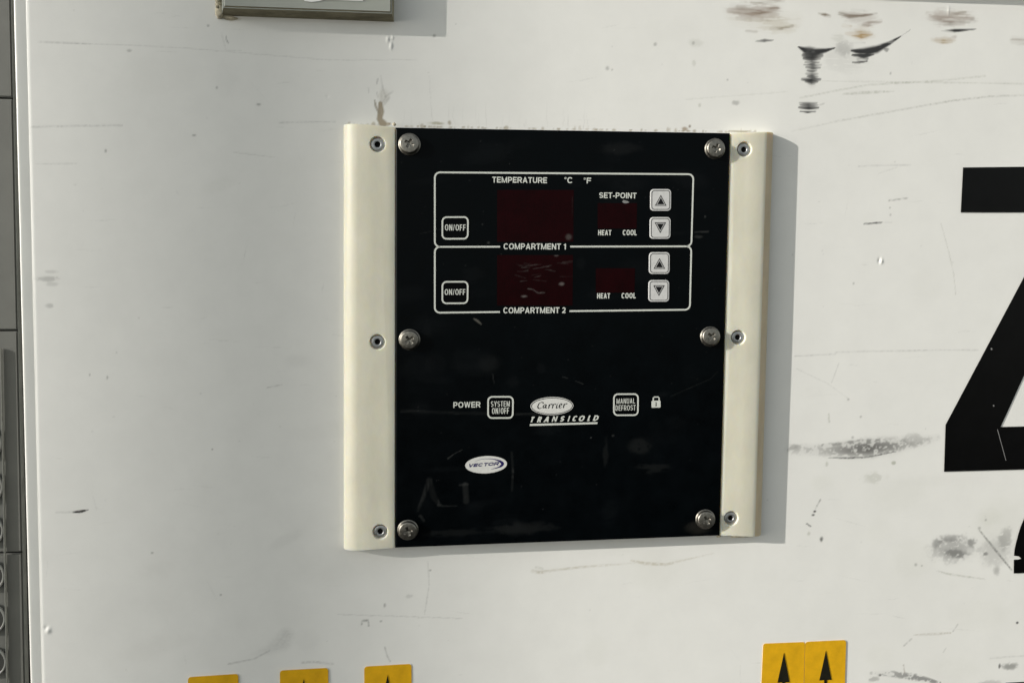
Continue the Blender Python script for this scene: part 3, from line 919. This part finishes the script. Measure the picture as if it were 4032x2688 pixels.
def letter(ch, W, t):
    """one grotesque capital, 1 unit high and W wide, stroke t -> outlines"""
    h = t/2
    o_ = []

    def H(x0, x1, y): o_.append([(x0, y-h), (x1, y-h), (x1, y+h), (x0, y+h)])

    def Vv(x, y0=0, y1=1, k=1.0): o_.append([(x-h*k, y0), (x+h*k, y0), (x+h*k, y1), (x-h*k, y1)])

    def Dg(x0, y0, x1, y1, k=1.0):
        q = h*k*math.hypot(x1-x0, y1-y0)/abs(y1-y0)
        q = min(q, h*1.6)
        o_.append([(x0-q, y0), (x0+q, y0), (x1+q, y1), (x1-q, y1)])

    def path(pts, closed=False):
        v, f = ribbon(pts, t*.97, closed)
        for q in f: o_.append([v[i] for i in q])

    def arc(cx_, cy_, rx, ry, a0, a1, n_=14):
        return [(cx_+rx*math.cos(math.radians(a0+(a1-a0)*i/n_)), cy_+ry*math.sin(math.radians(a0+(a1-a0)*i/n_))) for i in range(n_+1)]

    def oval(a0, a1, n_=30):
        e = 2.45
        out = []
        for i in range(n_+1):
            a = math.radians(a0+(a1-a0)*i/n_)
            c, s_ = math.cos(a), math.sin(a)
            out.append((W/2+(W/2-h)*math.copysign(abs(c)**(2/e), c), .5+(.5-h)*math.copysign(abs(s_)**(2/e), s_)))
        return out
    m = .5
    if ch == 'T': H(0, W, 1-h); Vv(W/2, 0, 1-h)
    elif ch in 'EFL':
        Vv(h)
        if ch != 'L': H(0, W, 1-h); H(0, W*.93, m)
        if ch != 'F': H(0, W, h)
    elif ch == 'H': Vv(h); Vv(W-h); H(0, W, m)
    elif ch in 'I': Vv(W/2)
    elif ch == 'M': Vv(h, k=.9); Vv(W-h, k=.9); Dg(h*1.1, 1, W/2, 0, .75); Dg(W-h*1.1, 1, W/2, 0, .75)
    elif ch == 'N': Vv(h, k=.95); Vv(W-h, k=.95); Dg(h*1.1, 1, W-h*1.1, 0, .85)
    elif ch == 'A': Dg(h, 0, W/2, 1, .92); Dg(W-h, 0, W/2, 1, .92); H(W*.24, W*.76, .29)
    elif ch == 'V': Dg(h, 1, W/2, 0); Dg(W-h, 1, W/2, 0)
    elif ch == 'W':
        for a, b_ in ((h, W*.29), (W/2, W*.29), (W/2, W*.71), (W-h, W*.71)): Dg(a, 1, b_, 0, .82)
    elif ch == 'Y': Dg(h, 1, W/2, .40); Dg(W-h, 1, W/2, .40); Vv(W/2, 0, .45)
    elif ch in 'PR':
        Vv(h)
        y0 = .46 if ch == 'R' else .43
        rr = (1-h-y0)/2; rx = min(rr, W*.45)
        path([(h*.2, 1-h)]+arc(W-h-rx, (1-h+y0)/2, rx, rr, 90, -90)+[(h*.2, y0)])
        if ch == 'R': Dg(W*.58, y0, W-h*.9, 0, .95)
    elif ch == 'D':
        Vv(h)
        rx = min(.5-h, W*.62-h*.5)
        path([(h*.2, 1-h)]+arc(W-h-rx, .5, rx, .5-h, 90, -90)+[(h*.2, h)])
    elif ch == 'O': path(oval(0, 360)[:-1], True)
    elif ch == 'C': path(oval(38, 322))
    elif ch == 'G': path(oval(38, 345)); H(W*.5, W, .42)
    elif ch == 'U': path([(h, 1)]+arc(W/2, W*.42, W/2-h, W*.42-h, 180, 360)+[(W-h, 1)])
    elif ch == 'S':
        ry = (1-t)/4
        path(arc(W/2, 1-h-ry, W/2-h, ry, 25, 180)+arc(W/2, 1-h-ry, W/2-h, ry, 195, 255)+arc(W/2, h+ry, W/2-h, ry, 75, 0)+arc(W/2, h+ry, W/2-h, ry, -15, -155))
    elif ch == '/': Dg(h*.7, 0, W-h*.7, 1, .7)
    elif ch == '-': H(0, W, .38)
    elif ch == '1': Vv(W-h*1.1); path([(W-h*1.1, .80), (W*.1, .74)])
    elif ch == '2': path(arc(W/2, 1-h-.24, W/2-h, .24, 165, -25)+[(W*.72, .44), (W*.30, .22), (h, h)]); H(0, W, h)
    elif ch == '°': path([(W/2+(W/2-.05)*math.cos(a), .82+.12*math.sin(a)) for a in np.linspace(0, 2*math.pi, 17)[:-1]], True) if t < .12 else             [o_.append(q) for q in letter('°', W, .085)]
    return o_


LW = dict(T=.62, E=.60, F=.56, L=.55, H=.70, I=.0, M=.86, N=.70, A=.74, V=.70, W=1.0, Y=.70, P=.65, R=.70, D=.70, O=.78, C=.72, U=.68, S=.66)
LW.update({'/': .36, '-': .33, '1': .36, '2': .56, '°': .30, ' ': .22})


def glyphs(txt, aspect, t=.19, gap=.11, shear=0.0):
    """set the word so that width / height = aspect with an even stroke"""
    wf = 1.0
    for _ in range(30):
        ws = [t if c == 'I' else max(t*1.3, LW[c]*wf) for c in txt]
        tot = sum(ws)+gap*(.4+.6*wf)*(len(txt)-1)+abs(shear)
        wf = max(.15, wf*(1+.8*(aspect/tot-1)))
    V_, F_ = [], []
    x = 0
    for c, w_ in zip(txt, ws):
        if c != ' ':
            v, f = union([[(x+q[0]+shear*q[1], q[1]) for q in p] for p in letter(c, w_, t)])
            F_ += [tuple(i+len(V_) for i in q) for q in f]
            V_ += [tuple(q) for q in v]
        x += w_+gap*(.4+.6*wf)
    return np.array(V_), F_


def text2d(txt, x0, y0, x1, y1, shear=0.0, t=.19, slope=0.0, gap=.11):
    """fit the text into a photo-pixel box on the faceplate"""
    yc = (y0+y1)/2
    l, r = PL(x0, yc), PL(x1, yc)
    hgt = PL((x0+x1)/2, y0)[1]-PL((x0+x1)/2, y1)[1]
    v, f = glyphs(txt, (r[0]-l[0])/hgt, t, gap, shear)
    mn, mx = v.min(0), v.max(0)
    q = (v-mn)/(mx-mn)
    pts = [np.array([l[0]+(r[0]-l[0])*s_+SKEW*hgt*(t_-.5), l[1]+slope*(r[0]-l[0])*(s_-.5)+(r[1]-l[1])*.5+hgt*(t_-.5)]) for s_, t_ in q]
    return (pts, f)


def word(txt, x0, y0, x1, y1, parent=None, mat=None, e=.00016, **k):
    return flat('lettering', [text2d(txt, x0, y0, x1, y1, **k)], mat or M_print, e, parent or plate)


# displays
for q, dd in (((1957, 748, 2259, 952), 0), ((1957, 1004, 2256, 1203), 1), ((2353, 800, 2508, 900), 2), ((2346, 1056, 2500, 1152), 3)):
    x0, y0, x1, y1 = q
    A, B_, C_, D_ = PL(x0, y0), PL(x1, y0), PL(x1-2, y1), PL(x0, y1)
    nn = 60
    ss = np.linspace(0, 1, nn)
    G, T = np.meshgrid(ss, ss)
    XZ = D_*((1-G)*(1-T))[..., None]+C_*(G*(1-T))[..., None]+A*((1-G)*T)[..., None]+B_*(G*T)[..., None]
    ob = grid_mesh('display', np.stack([XZ[..., 0], D-HP-.00008-TILT*(XZ[..., 0]-XC), XZ[..., 1]+Z0], -1), M_display, plate)
    Wd, Hd = B_[0]-A[0], A[1]-D_[1]
    Paint.k = .33
    pd = Paint(ss*Wd, ss*Hd, lambda px, py: tuple(PL(px, py)-D_), .00018)
    if dd == 1:
        DU = (.30, .28, .27)
        pd.stroke([(2080, 1136), (2100, 1140), (2118, 1153)], [5, 4, 4], .55, DU, 'fine', .5); pd.stroke([(2118, 1153), (2142, 1152)], 6, .45, DU, 'fine', .5)
        pd.blob(2064, 1166, 14, 6, .8, DU, 'fine', .4); pd.blob(2212, 1118, 12, 8, .75, DU, 'fine', .4); pd.blob(2190, 1004, 10, 8, .6, DU, 'fine', .4)
        for k in range(22):
            x, y = rng.uniform(1990, 2220), rng.uniform(1030, 1110)
            pd.stroke([(x, y), (x+rng.uniform(10, 70), y+rng.normal(0, 6))], 4, rng.uniform(.05, .2), DU, 'fine', .6)
    elif dd == 0:
        pd.blob(2240, 935, 14, 14, .6, (.2, .19, .18), 'fine', .4); pd.stroke([(2254, 780), (2256, 940)], 3, .3, (.1, .09, .09))
    pd.write(ob.data)
flat('scratch_mark', [poly([PL(*p) for p in ((2449, 793), (2456, 788), (2472, 792), (2478, 797), (2466, 801), (2455, 800))])], M_grey_line, .00010, plate)

# the two compartment frames
for (tl, tr, brq, blq), gap in ((((1712, 679), (2730, 686.5), (2722, 970), (1712, 972)), (1969, 2245)), (((1712, 972), (2722, 970), (2716, 1219), (1712, 1231)), (1968, 2242))):
    q = [PL(*p) for p in (tl, tr, brq, blq)]
    o_ = rrect(q, .0036)
    # open path: start at the gap's right end on the bottom edge, run round, stop at its left end
    yb = lambda x: blq[1]+(brq[1]-blq[1])*(x-blq[0])/(brq[0]-blq[0])
    start, end = PL(gap[1], yb(gap[1])), PL(gap[0], yb(gap[0]))
    k = 2*7                               # first point of the br corner
    if tl[1] < 800:
        paths = [[start]+o_[k:k+7][::-1]+o_[7:14][::-1]+o_[0:7][::-1]+o_[21:28][::-1]+[end]]
    else:                                 # shares its top line with the frame above
        paths = [[start]+o_[k:k+7][::-1]+o_[7:14][::-1], o_[0:7][::-1]+o_[21:28][::-1]+[end]]
    for p_ in paths:
        flat('frame_line', [ribbon(p_, .0012)], M_print, .00012, plate)
word('TEMPERATURE', 1938, 697.5, 2154, 720.5)
word('°C', 2222, 698, 2253, 721.5)
word('°F', 2298, 700, 2327, 722.5)
word('SET-POINT', 2359, 758.5, 2506, 781)
for t, x0, y0, x1, y1 in (('HEAT', 2355, 905.5, 2407, 926.5), ('COOL', 2452, 905, 2507, 926.5), ('HEAT', 2351, 1154, 2402, 1175), ('COOL', 2447, 1153, 2503, 1174.5)):
    word(t, x0, y0, x1, y1)
word('COMPARTMENT 1', 1983, 958.5, 2228, 982)
word('COMPARTMENT 2', 1982, 1209.5, 2227, 1233)
word('POWER', 1785, 1581, 1892, 1604)


def lerp2(a, b, t): return a+(b-a)*t


def inset(q, d):
    tl, tr, brq, blq = [np.array(p) for p in q]
    return [tl+[d, -d], tr+[-d, -d], brq+[-d, d], blq+[d, d]]


def pq(x0, y0, x1, y1, lean=0.0):
    return [PL(x0, y0), PL(x1, y0-lean), PL(x1-1, y1-lean), PL(x0-.5, y1)]


# arrow keys
for (x0, y0, x1, y1), upw in (((2560, 745, 2642.5, 831), True), ((2558, 855, 2640.5, 941), False), ((2555, 993, 2637, 1079), True), ((2553, 1102.5, 2635, 1188), False)):
    q = pq(x0, y0, x1, y1)
    key = slab('push_button', rrect(q, .0026), M_button, .0005, panel)
    i1 = rrect(inset(q, .0011), .0019)
    flat('key_border', [ribbon(i1, .00042, True)], M_black, .00056, key)
    c = np.mean(q, 0)
    s_ = 1 if upw else -1
    kx, kz = .0042, .0038

    def tri(f): return [c+np.array([0, s_*kz*f-s_*.0002]), c+np.array([kx*f, -s_*kz*f-s_*.0002]), c+np.array([-kx*f, -s_*kz*f-s_*.0002])]
    def tri3(f):
        g = np.mean(tri(1.0), 0)
        return [g+(p-g)*f for p in tri(1.0)]
    flat('arrow_symbol', [poly(tri3(1.0))], M_black, .00056, key)
    flat('arrow_outline', [poly(tri3(.78))], M_button, .00060, key)
    flat('arrow_core', [poly(tri3(.62))], M_black, .00064, key)

# lettered keys
for (x0, y0, x1, y1), lines in (((1738.5, 852, 1846, 944), [('ON/OFF', 1752, 884, 1833, 908)]), ((1738.5, 1106, 1845, 1197.5), [('ON/OFF', 1751, 1138, 1832, 1161)]),
                                ((1918.5, 1558, 2023, 1648), [('SYSTEM', 1933, 1578, 2007, 1600), ('ON/OFF', 1937, 1604.5, 2004, 1628)]),
                                ((2413.5, 1547.5, 2515, 1637), [('MANUAL', 2427, 1567.5, 2500, 1588), ('DEFROST', 2423, 1594, 2502, 1615)])):
    q = pq(x0, y0, x1, y1, .5)
    key = slab('push_button', rrect(q, .0034), M_keyfield, .0004, panel)
    flat('key_border', [ribbon(rrect(inset(q, .00062), .0029), .00112, True)], M_print, .00048, key)
    for (t, a, b_, c_, d_) in lines:
        flat('lettering', [text2d(t, a, b_, c_, d_, t=(.15 if len(lines) == 1 else .125), gap=.15)], M_print, .00048, key)


def ellipse(cx_, cy_, rx, ry, rot, n_=64):
    out = []
    for i in range(n_):
        a = 2*math.pi*i/n_
        x, y = rx*math.cos(a), ry*math.sin(a)
        out.append(PL(cx_+x*math.cos(rot)-y*math.sin(rot), cy_+x*math.sin(rot)+y*math.cos(rot)))
    return out


# maker's oval with script name
badge = flat('logo_badge', [poly(ellipse(2173, 1597.5, 84.5, 35.3, -.02))], M_badge, .00012, panel)
flat('badge_ring', [ribbon(ellipse(2173, 1597.5, 80.5, 31.3, -.02), .00045, True)], M_black, .00018, badge)


def zpx(x, y): return PL(2040+x/5.88, 1520+y/5.88)


def pen(pts, k=1.0):
    """broad-nib stroke through smoothed points"""
    p = np.array(pts, float)
    t = np.linspace(0, len(p)-1, len(p)*6)
    # Catmull-Rom
    out = []
    for u in t:
        i = min(int(u), len(p)-2); f = u-i
        p0, p1, p2, p3 = p[max(i-1, 0)], p[i], p[i+1], p[min(i+2, len(p)-1)]
        out.append(.5*((2*p1)+(-p0+p2)*f+(2*p0-5*p1+4*p2-p3)*f*f+(-p0+3*p1-3*p2+p3)*f**3))
    out = np.array(out)
    d = np.gradient(out, axis=0)
    ang = np.arctan2(-d[:, 1], d[:, 0])
    wd = (9+17*np.abs(np.sin(ang-math.radians(25))))*k*.00018/5.88
    q = [zpx(*o_) for o_ in out]
    n_ = len(q)
    L, R = [], []
    for i in range(n_):
        a, b_ = q[max(i-1, 0)], q[min(i+1, n_-1)]
        tt = (b_-a)/max(1e-12, np.linalg.norm(b_-a)); nn = np.array([-tt[1], tt[0]])*wd[i]/2
        L.append(q[i]+nn); R.append(q[i]-nn)
    return (L+R, [(k_, k_+1, n_+k_+1, n_+k_) for k_ in range(n_-1)])


SC = [[(588, 396), (566, 373), (520, 374), (478, 412), (455, 465), (462, 500), (492, 514), (545, 498)],
      [(648, 428), (612, 424), (582, 458), (580, 494), (602, 498), (634, 462), (650, 428)], [(652, 424), (636, 488), (648, 502), (668, 490)],
      [(722, 418), (704, 512)], [(708, 470), (740, 424), (766, 414), (782, 426)], [(808, 414), (790, 510)], [(794, 468), (826, 420), (852, 410), (868, 422)],
      [(908, 410), (886, 486), (898, 504), (922, 494)], [(930, 376), (926, 384)], [(958, 456), (1000, 440), (1010, 414), (986, 404), (956, 440), (950, 480), (970, 500), (1014, 484)],
      [(1066, 404), (1046, 504)], [(1050, 462), (1084, 414), (1112, 400), (1136, 412)]]
flat('lettering', [pen(s_) for s_ in SC], M_black, .00018, badge)
# spaced slanted capitals and the bar beneath
fr = [(x/5.88+2040, (y0_)/5.88+1520, x2/5.88+2040, y2/5.88+1520) for x, y0_, x2, y2 in
      ((288, 704, 386, 832), (432, 702, 552, 834), (584, 698, 712, 826), (776, 692, 920, 818), (970, 688, 1080, 816), (1142, 686, 1210, 816), (1258, 682, 1372, 808), (1404, 678, 1544, 806), (1596, 674, 1676, 802), (1728, 670, 1866, 798))]
flat('lettering', [text2d(ch, *b_, shear=.30, t=.23) for ch, b_ in zip('TRANSICOLD', fr)], M_print, .00016, plate)
flat('underline_bar', [poly([PL(2086.5, 1668), (PL(2353, 1661)), PL(2351.5, 1668.5), PL(2085.5, 1676)])], M_print, .00012, plate)
# oval sticker, navy lettering and swoosh
stk = flat('oval_sticker', [poly(ellipse(1914, 1828.3, 82.5, 34, -.055))], M_badge, .0002, panel)
flat('lettering', [text2d('VECTOR', 1847, 1821, 1965, 1834, shear=.35, t=.27, slope=.045)], M_navy, .00027, stk)


def vpx(x, y): return PL(1780+x/7.84, 1740+y/7.84)


sw = [(690, 604), (850, 535), (1050, 511), (1250, 517), (1420, 560), (1528, 622), (1556, 672), (1505, 732), (1400, 782), (1190, 836)]
swp = []
pp = np.array(sw, float)
for u in np.linspace(0, len(pp)-1, 60):
    i = min(int(u), len(pp)-2); f = u-i
    p0, p1, p2, p3 = pp[max(i-1, 0)], pp[i], pp[i+1], pp[min(i+2, len(pp)-1)]
    swp.append(vpx(*(.5*((2*p1)+(-p0+p2)*f+(2*p0-5*p1+4*p2-p3)*f*f+(-p0+3*p1-3*p2+p3)*f**3))))
flat('swoosh_mark', [ribbon(swp, np.array([2, 7, 13, 20, 46, 80, 84, 62, 30, 2])*.00018/7.84)], M_navy, .00027, stk)
# padlock symbol
lock = [poly([PL(*p) for p in ((2565, 1580), (2567, 1577), (2598, 1576), (2600.5, 1579), (2601, 1601), (2598, 1604), (2568, 1604.5), (2565, 1602))]),
        ribbon([PL(*p) for p in ((2572, 1578), (2572, 1567), (2576, 1562.5), (2591, 1562), (2595, 1566.5), (2595, 1577))], .0009)]
lk = flat('padlock_symbol', lock, M_print, .00012, plate)
flat('keyhole_mark', [poly([PL(*p) for p in ((2580, 1583), (2584.5, 1582), (2585, 1594), (2587, 1597.5), (2579, 1598), (2581.5, 1594), (2581.5, 1586))])], M_black, .00016, panel)


# rails: shaped cream plastic, countersunk rivets
def rail(o_top, o_bot, i_top, i_bot, flip, rivs):
    ot, ob_ = UT(*o_top, HBASE), UT(*o_bot, HBASE)
    it, ib = UT(*i_top, HR), UT(*i_bot, HR)
    N = 40
    RW = .0215
    rows = []
    bm = bmesh.new()
    for t, (o2, i2) in ((0, (ob_, ib)), (1, (ot, it))):
        wdt = abs(i2[0]-o2[0])
        pr = [(0, -.006), (0, HBASE+.0012)]
        for k in range(N+1):
            s_ = RW*(1-math.cos(k/N*math.pi/2))
            q1 = max(0.0, 1-s_/.0105)
            h = HBASE+.0012+(HR-HBASE-.0034)*math.sqrt(1-q1*q1)+.0022*(1-(1-s_/RW)**2)
            pr.append((.0002+s_*.99, h))
        pr += [(wdt-.0012, HR), (wdt-.0002, HR-.0003), (wdt, HR-.0010), (wdt, -.006)]
        row = []
        for s_, h in pr:
            f = s_/wdt
            x = o2[0]+(i2[0]-o2[0])*f; z = o2[1]+(i2[1]-o2[1])*f
            row.append(bm.verts.new(PT(x, z, h)))
        rows.append(row)
    n_ = len(rows[0])
    for k in range(n_):
        bm.faces.new((rows[0][k], rows[0][(k+1) % n_], rows[1][(k+1) % n_], rows[1][k]))
    bm.faces.new(rows[0]); bm.faces.new(rows[1])
    bmesh.ops.recalc_face_normals(bm, faces=bm.faces)
    me = bpy.data.meshes.new('rail'); bm.to_mesh(me); bm.free()
    ob2 = bpy.data.objects.new('rail', me); COL.objects.link(ob2)
    me.materials.append(M_rail)
    # countersinks
    cb = bmesh.new()
    cen = []
    for (px, py) in rivs:
        c = UT(px, py, HR)
        cen.append(c)
        K = 40
        prof_ = [(.0, .0022), (.0046, .0022), (.0056, 0.0), (.0056, -.003), (0, -.003)]
        rings = []
        for rr, dp in prof_:
            if rr == 0:
                rings.append([cb.verts.new(PT(c[0], c[1], HR-dp))])
            else:
                rings.append([cb.verts.new(PT(c[0]+rr*math.cos(2*math.pi*k/K), c[1]+rr*math.sin(2*math.pi*k/K), HR-dp)) for k in range(K)])
        for r0, r1 in zip(rings, rings[1:]):
            for k in range(K):
                if len(r0) == 1: cb.faces.new((r0[0], r1[k], r1[(k+1) % K]))
                elif len(r1) == 1: cb.faces.new((r0[k], r1[0], r0[(k+1) % K]))
                else: cb.faces.new((r0[k], r1[k], r1[(k+1) % K], r0[(k+1) % K]))
    bmesh.ops.recalc_face_normals(cb, faces=cb.faces)
    cm = bpy.data.meshes.new('cut'); cb.to_mesh(cm); cb.free()
    co = bpy.data.objects.new('cut', cm); COL.objects.link(co)
    md = ob2.modifiers.new('b', 'BOOLEAN'); md.operation = 'DIFFERENCE'; md.object = co; md.solver = 'EXACT'
    bpy.context.view_layer.update()
    dg = bpy.context.evaluated_depsgraph_get()
    nm = bpy.data.meshes.new_from_object(ob2.evaluated_get(dg))
    ob2.modifiers.clear()
    ob2.data = nm
    nm.name = 'rail'
    bpy.data.objects.remove(co); bpy.data.meshes.remove(cm)
    nm.polygons.foreach_set('use_smooth', [True]*len(nm.polygons))
    nm.set_sharp_from_angle(angle=math.radians(28))
    if flip:                              # second, tan tone on the faces turned outward
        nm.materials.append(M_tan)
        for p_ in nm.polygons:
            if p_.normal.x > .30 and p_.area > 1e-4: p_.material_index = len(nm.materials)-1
    set_parent(ob2, panel)
    return ob2, cen


rl, cl = rail((1354, 495), (1354.5, 2154), (1557, 501), (1555, 2155), False, [(1486, 568), (1486, 1346), (1497, 2093)])
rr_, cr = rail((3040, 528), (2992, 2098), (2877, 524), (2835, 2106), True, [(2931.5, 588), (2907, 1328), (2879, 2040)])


def lathe(prof_, K, f=None):
    vs, fs = [], []
    rings = []
    for (r, h) in prof_:
        if r < 1e-9:
            rings.append([len(vs)]); vs.append([0, 0, h])
        else:
            rings.append(list(range(len(vs), len(vs)+K)))
            for k in range(K):
                a = 2*math.pi*k/K
                vs.append([r*math.cos(a), r*math.sin(a), h])
    for a, b_ in zip(rings, rings[1:]):
        for k in range(K):
            k2 = (k+1) % K
            if len(a) == 1: fs.append((a[0], b_[k], b_[k2]))
            elif len(b_) == 1: fs.append((a[k], b_[0], a[k2]))
            else: fs.append((a[k], b_[k], b_[k2], a[k2]))
    if f: vs = [f(*v) for v in vs]
    return vs, fs


# rivet: flat-bottomed blind rivet sunk in the countersink, open centre
def make_rivet(c, parent):
    pr = [(.0047, 0.0), (.0046, .0007), (.0041, .0011), (.0030, .00125), (.0025, .0013), (.0021, .0011), (.0019, .0006), (.0018, .0003), (0, .00025)]
    vs, fs = lathe(pr, 32)
    zb_ = HR-.0022
    ob = mesh_obj('rivet', [(v[0], -v[2], v[1]) for v in vs], fs, None, None, True, mats=[M_rivet, M_hole],
                  fmat=[1 if i >= 32*6 else 0 for i in range(len(fs))])
    ob.location = PT(c[0], c[1], zb_)
    bpy.context.view_layer.update()
    set_parent(ob, parent)
    return ob


riv0 = None
for par, cs_ in ((rl, cl), (rr_, cr)):
    for c in cs_:
        if riv0 is None:
            riv0 = make_rivet(c, par)
        else:
            r2 = riv0.copy(); COL.objects.link(r2)
            r2.parent = None
            r2.matrix_world = Matrix.Translation(PT(c[0], c[1], HR-.0022))
            r2.parent = par; r2.matrix_parent_inverse = par.matrix_world.inverted()


# pan head screws with a cross recess
def screw_mesh():
    pr = [(.0076, 0.0), (.0076, .0005), (.0073, .0008), (.0070, .0008), (.00685, .0010), (.0068, .0017), (.0066, .0024)]
    for k in range(1, 9):
        a = k/8*math.pi/2
        pr.append((.0054+.0012*math.cos(a), .0024+.0011*math.sin(a)))
    for r in np.linspace(.0051, .00015, 34):
        pr.append((r, .0035+.00035*(1-(r/.0054)**2)))
    pr.append((0, .00385))

    def cross(x, y, h):
        r = math.hypot(x, y)
        if r < .0046 and h > .0030:
            a1 = max(abs(x)/.0030, abs(y)/.00085); a2 = max(abs(y)/.0030, abs(x)/.00085)
            d = min(a1, a2)
            k = max(0.0, min(1.0, (1.12-d)/.34)); k = k*k*(3-2*k)
            dep = .0016*(1-.45*r/.003)
            h -= k*max(0, dep)
        return [x, y, h]
    return lathe(pr, 128, cross)


vs, fs = screw_mesh()
scr0 = mesh_obj('screw', [(v[0], -v[2], v[1]) for v in vs], fs, M_screw, None, True)
for i, (px, py, rot, sc_) in enumerate([(1612, 568, .5, 1), (1612.5, 1337, .9, .98), (1606, 2086, 1.25, .98), (2816, 586, .35, .97), (2797.5, 1325, .75, .97), (2778.5, 2044, 1.1, .97)]):
    o = scr0 if i == 0 else scr0.copy()
    if i: COL.objects.link(o)
    c = UT(px, py, HP+.001)
    o.parent = None
    tl_ = Matrix.Rotation(random.uniform(-.05, .05), 4, 'X') @ Matrix.Rotation(random.uniform(-.06, .03), 4, 'Z')
    o.matrix_world = Matrix.Translation(PT(c[0], c[1], HP+.0001)) @ tl_ @ Matrix.Rotation(rot, 4, 'Y') @ Matrix.Scale(sc_, 4)
    o.parent = panel; o.matrix_parent_inverse = panel.matrix_world.inverted()
# swarf / sealant crumbs on the controller's edges
lumpy('sealant_bead', [(2822, 2112), (2830, 2110), (2838, 2106)], [.0006, .0011, .0007], M_sealant, panel, HR-.004, 9)
lumpy('sealant_bead', [(1546, 492), (1552, 489), (1558, 494)], [.0008, .0013, .0007], M_sealant, panel, .004, 10)
lumpy('sealant_bead', [(2880, 2112), (2920, 2110), (2960, 2108), (2988, 2106)], [.0008, .0010, .0011, .0008], M_sealant, panel, .004, 12)


# ------------------------------------------------------------------ vinyl on the sheet
def prism(name, px, e, mat, parent=None, under=-.0001, sub=0):
    pts = []
    if sub:
        for a, b_ in zip(px, px[1:]+px[:1]):
            for k in range(sub):
                pts.append((a[0]+(b_[0]-a[0])*k/sub, a[1]+(b_[1]-a[1])*k/sub))
    else:
        pts = px
    bm = bmesh.new()
    t = [bm.verts.new(W3(x, y, e)) for x, y in pts]
    b2 = [bm.verts.new(W3(x, y, under)) for x, y in pts]
    n_ = len(t)
    from mathutils.geometry import tessellate_polygon
    for tr_ in tessellate_polygon([[Vector((x, y, 0)) for x, y in pts]]):
        bm.faces.new([t[i_] for i_ in tr_])
    for k in range(n_):
        bm.faces.new((t[k], b2[k], b2[(k+1) % n_], t[(k+1) % n_]))
    return bm_obj(name, bm, mat, parent)


def rpx(q, r, cut=None):
    return [tuple(p) for p in rrect([np.array(p, float) for p in q], r, 5)]


E_V = .0006        # proud of the sheet's slow waviness
stk_specs = [
    ((740, 2664), (938, 2651), (941, 2990), (744, 3000), (838, 2702), 'leftmost yellow arrow sticker, only its top edge in view'),
    ((1102, 2638), (1292, 2627.5), (1295, 2970), (1105, 2980), (1196, 2672), 'yellow arrow sticker between two others left below the controller'),
    ((1434, 2622.5), (1620, 2611.5), (1622, 2952), (1436, 2962), (1526, 2657), 'yellow arrow sticker right below the lower left corner of the controller'),
    ((3005, 2532), (3169.5, 2525.5), (3160, 2860), (2990, 2866), (3087, 2569), 'left one of the two joined yellow arrow stickers at lower right'),
    ((3170.5, 2525), (3332, 2517.5), (3322, 2852), (3162, 2860), (3252, 2560), 'right one of the two joined yellow arrow stickers at lower right')]
for i, (a, b_, c, d, tip, lb) in enumerate(stk_specs):
    r = 12 if i != 3 else 9
    o = prism('arrow_sticker', rpx((a, b_, c, d), r), E_V, M_yellow)
    origin_to(o, W3((c[0]+d[0])/2, (c[1]+d[1])/2, 0))
    tag(o, lb, 'sticker', 'yellow arrow stickers along the lower edge')
    hd = [(tip[0], tip[1]), (tip[0]+22, tip[1]+115), (tip[0]-28+2, tip[1]+117)]
    sh_ = [(tip[0]-7, tip[1]+115), (tip[0]+4, tip[1]+115), (tip[0]+2, tip[1]+235), (tip[0]-9, tip[1]+235)]
    if i == 0: hd = [(p[0], p[1]+22) for p in hd]; sh_ = [(p[0], p[1]+22) for p in sh_]
    arrow = [hd[0], hd[1], sh_[1], sh_[2], sh_[3], sh_[0], hd[2]]
    prism('arrow_symbol', arrow, E_V+.00035, M_arrow, o, E_V-.0002)

Z = [(3792, 659.5), (4290, 654), (4294, 905), (3940, 1680), (4300, 1672), (4300, 1840), (3717, 1856), (3723, 1672), (4027, 1100), (4163, 836), (3783, 836)]
zed = prism('vinyl_letter', Z, E_V, M_vinyl, None, -.0001, 4)
origin_to(zed, W3(4000, 1850, 0)); tag(zed, 'large black vinyl letter Z cut off by the right edge', 'lettering')
# the smaller character below it, with a chip out of its edge
two = [(3991.5, 2256), (3992, 2202), (4010, 2201), (4021, 2198), (4012, 2189), (3992.5, 2186), (3995, 2160), (4002, 2130), (4010, 2100), (4019, 2072), (4034, 2036), (4060, 2006), (4110, 1960), (4128, 1925), (4112, 1900),
       (4086, 1900), (4084, 1920), (4082, 1945), (4046, 1945), (4050, 1900), (4066, 1866), (4090, 1850), (4146, 1860), (4182, 1894), (4184, 1940), (4160, 1990), (4108, 2046), (4072, 2096), (4062, 2190), (4190, 2186), (4190, 2250)]
tw_ = prism('vinyl_letter', two, E_V, M_vinyl)
origin_to(tw_, W3(4060, 2256, 0)); tag(tw_, 'small black vinyl character with chipped edge under the letter Z', 'lettering')
low = prism('vinyl_letter', [(3960, 2686), (4240, 2672), (4238, 2850), (3958, 2866)], E_V, M_vinyl)
origin_to(low, W3(4090, 2860, 0)); tag(low, 'top edge of a black vinyl decal in the lower right corner', 'lettering')

for px in ([(3900, 1370), (3906, 1369), (3908, 1376), (3902, 1378)], [(3909, 1594), (3914, 1593), (3916, 1599), (3911, 1600)], [(3926, 1690), (3929, 1690), (3962, 1812), (3960, 1813)]):
    prism('paint_chip', px, E_V+.00008, M_grey_line, zed, E_V-.00005)
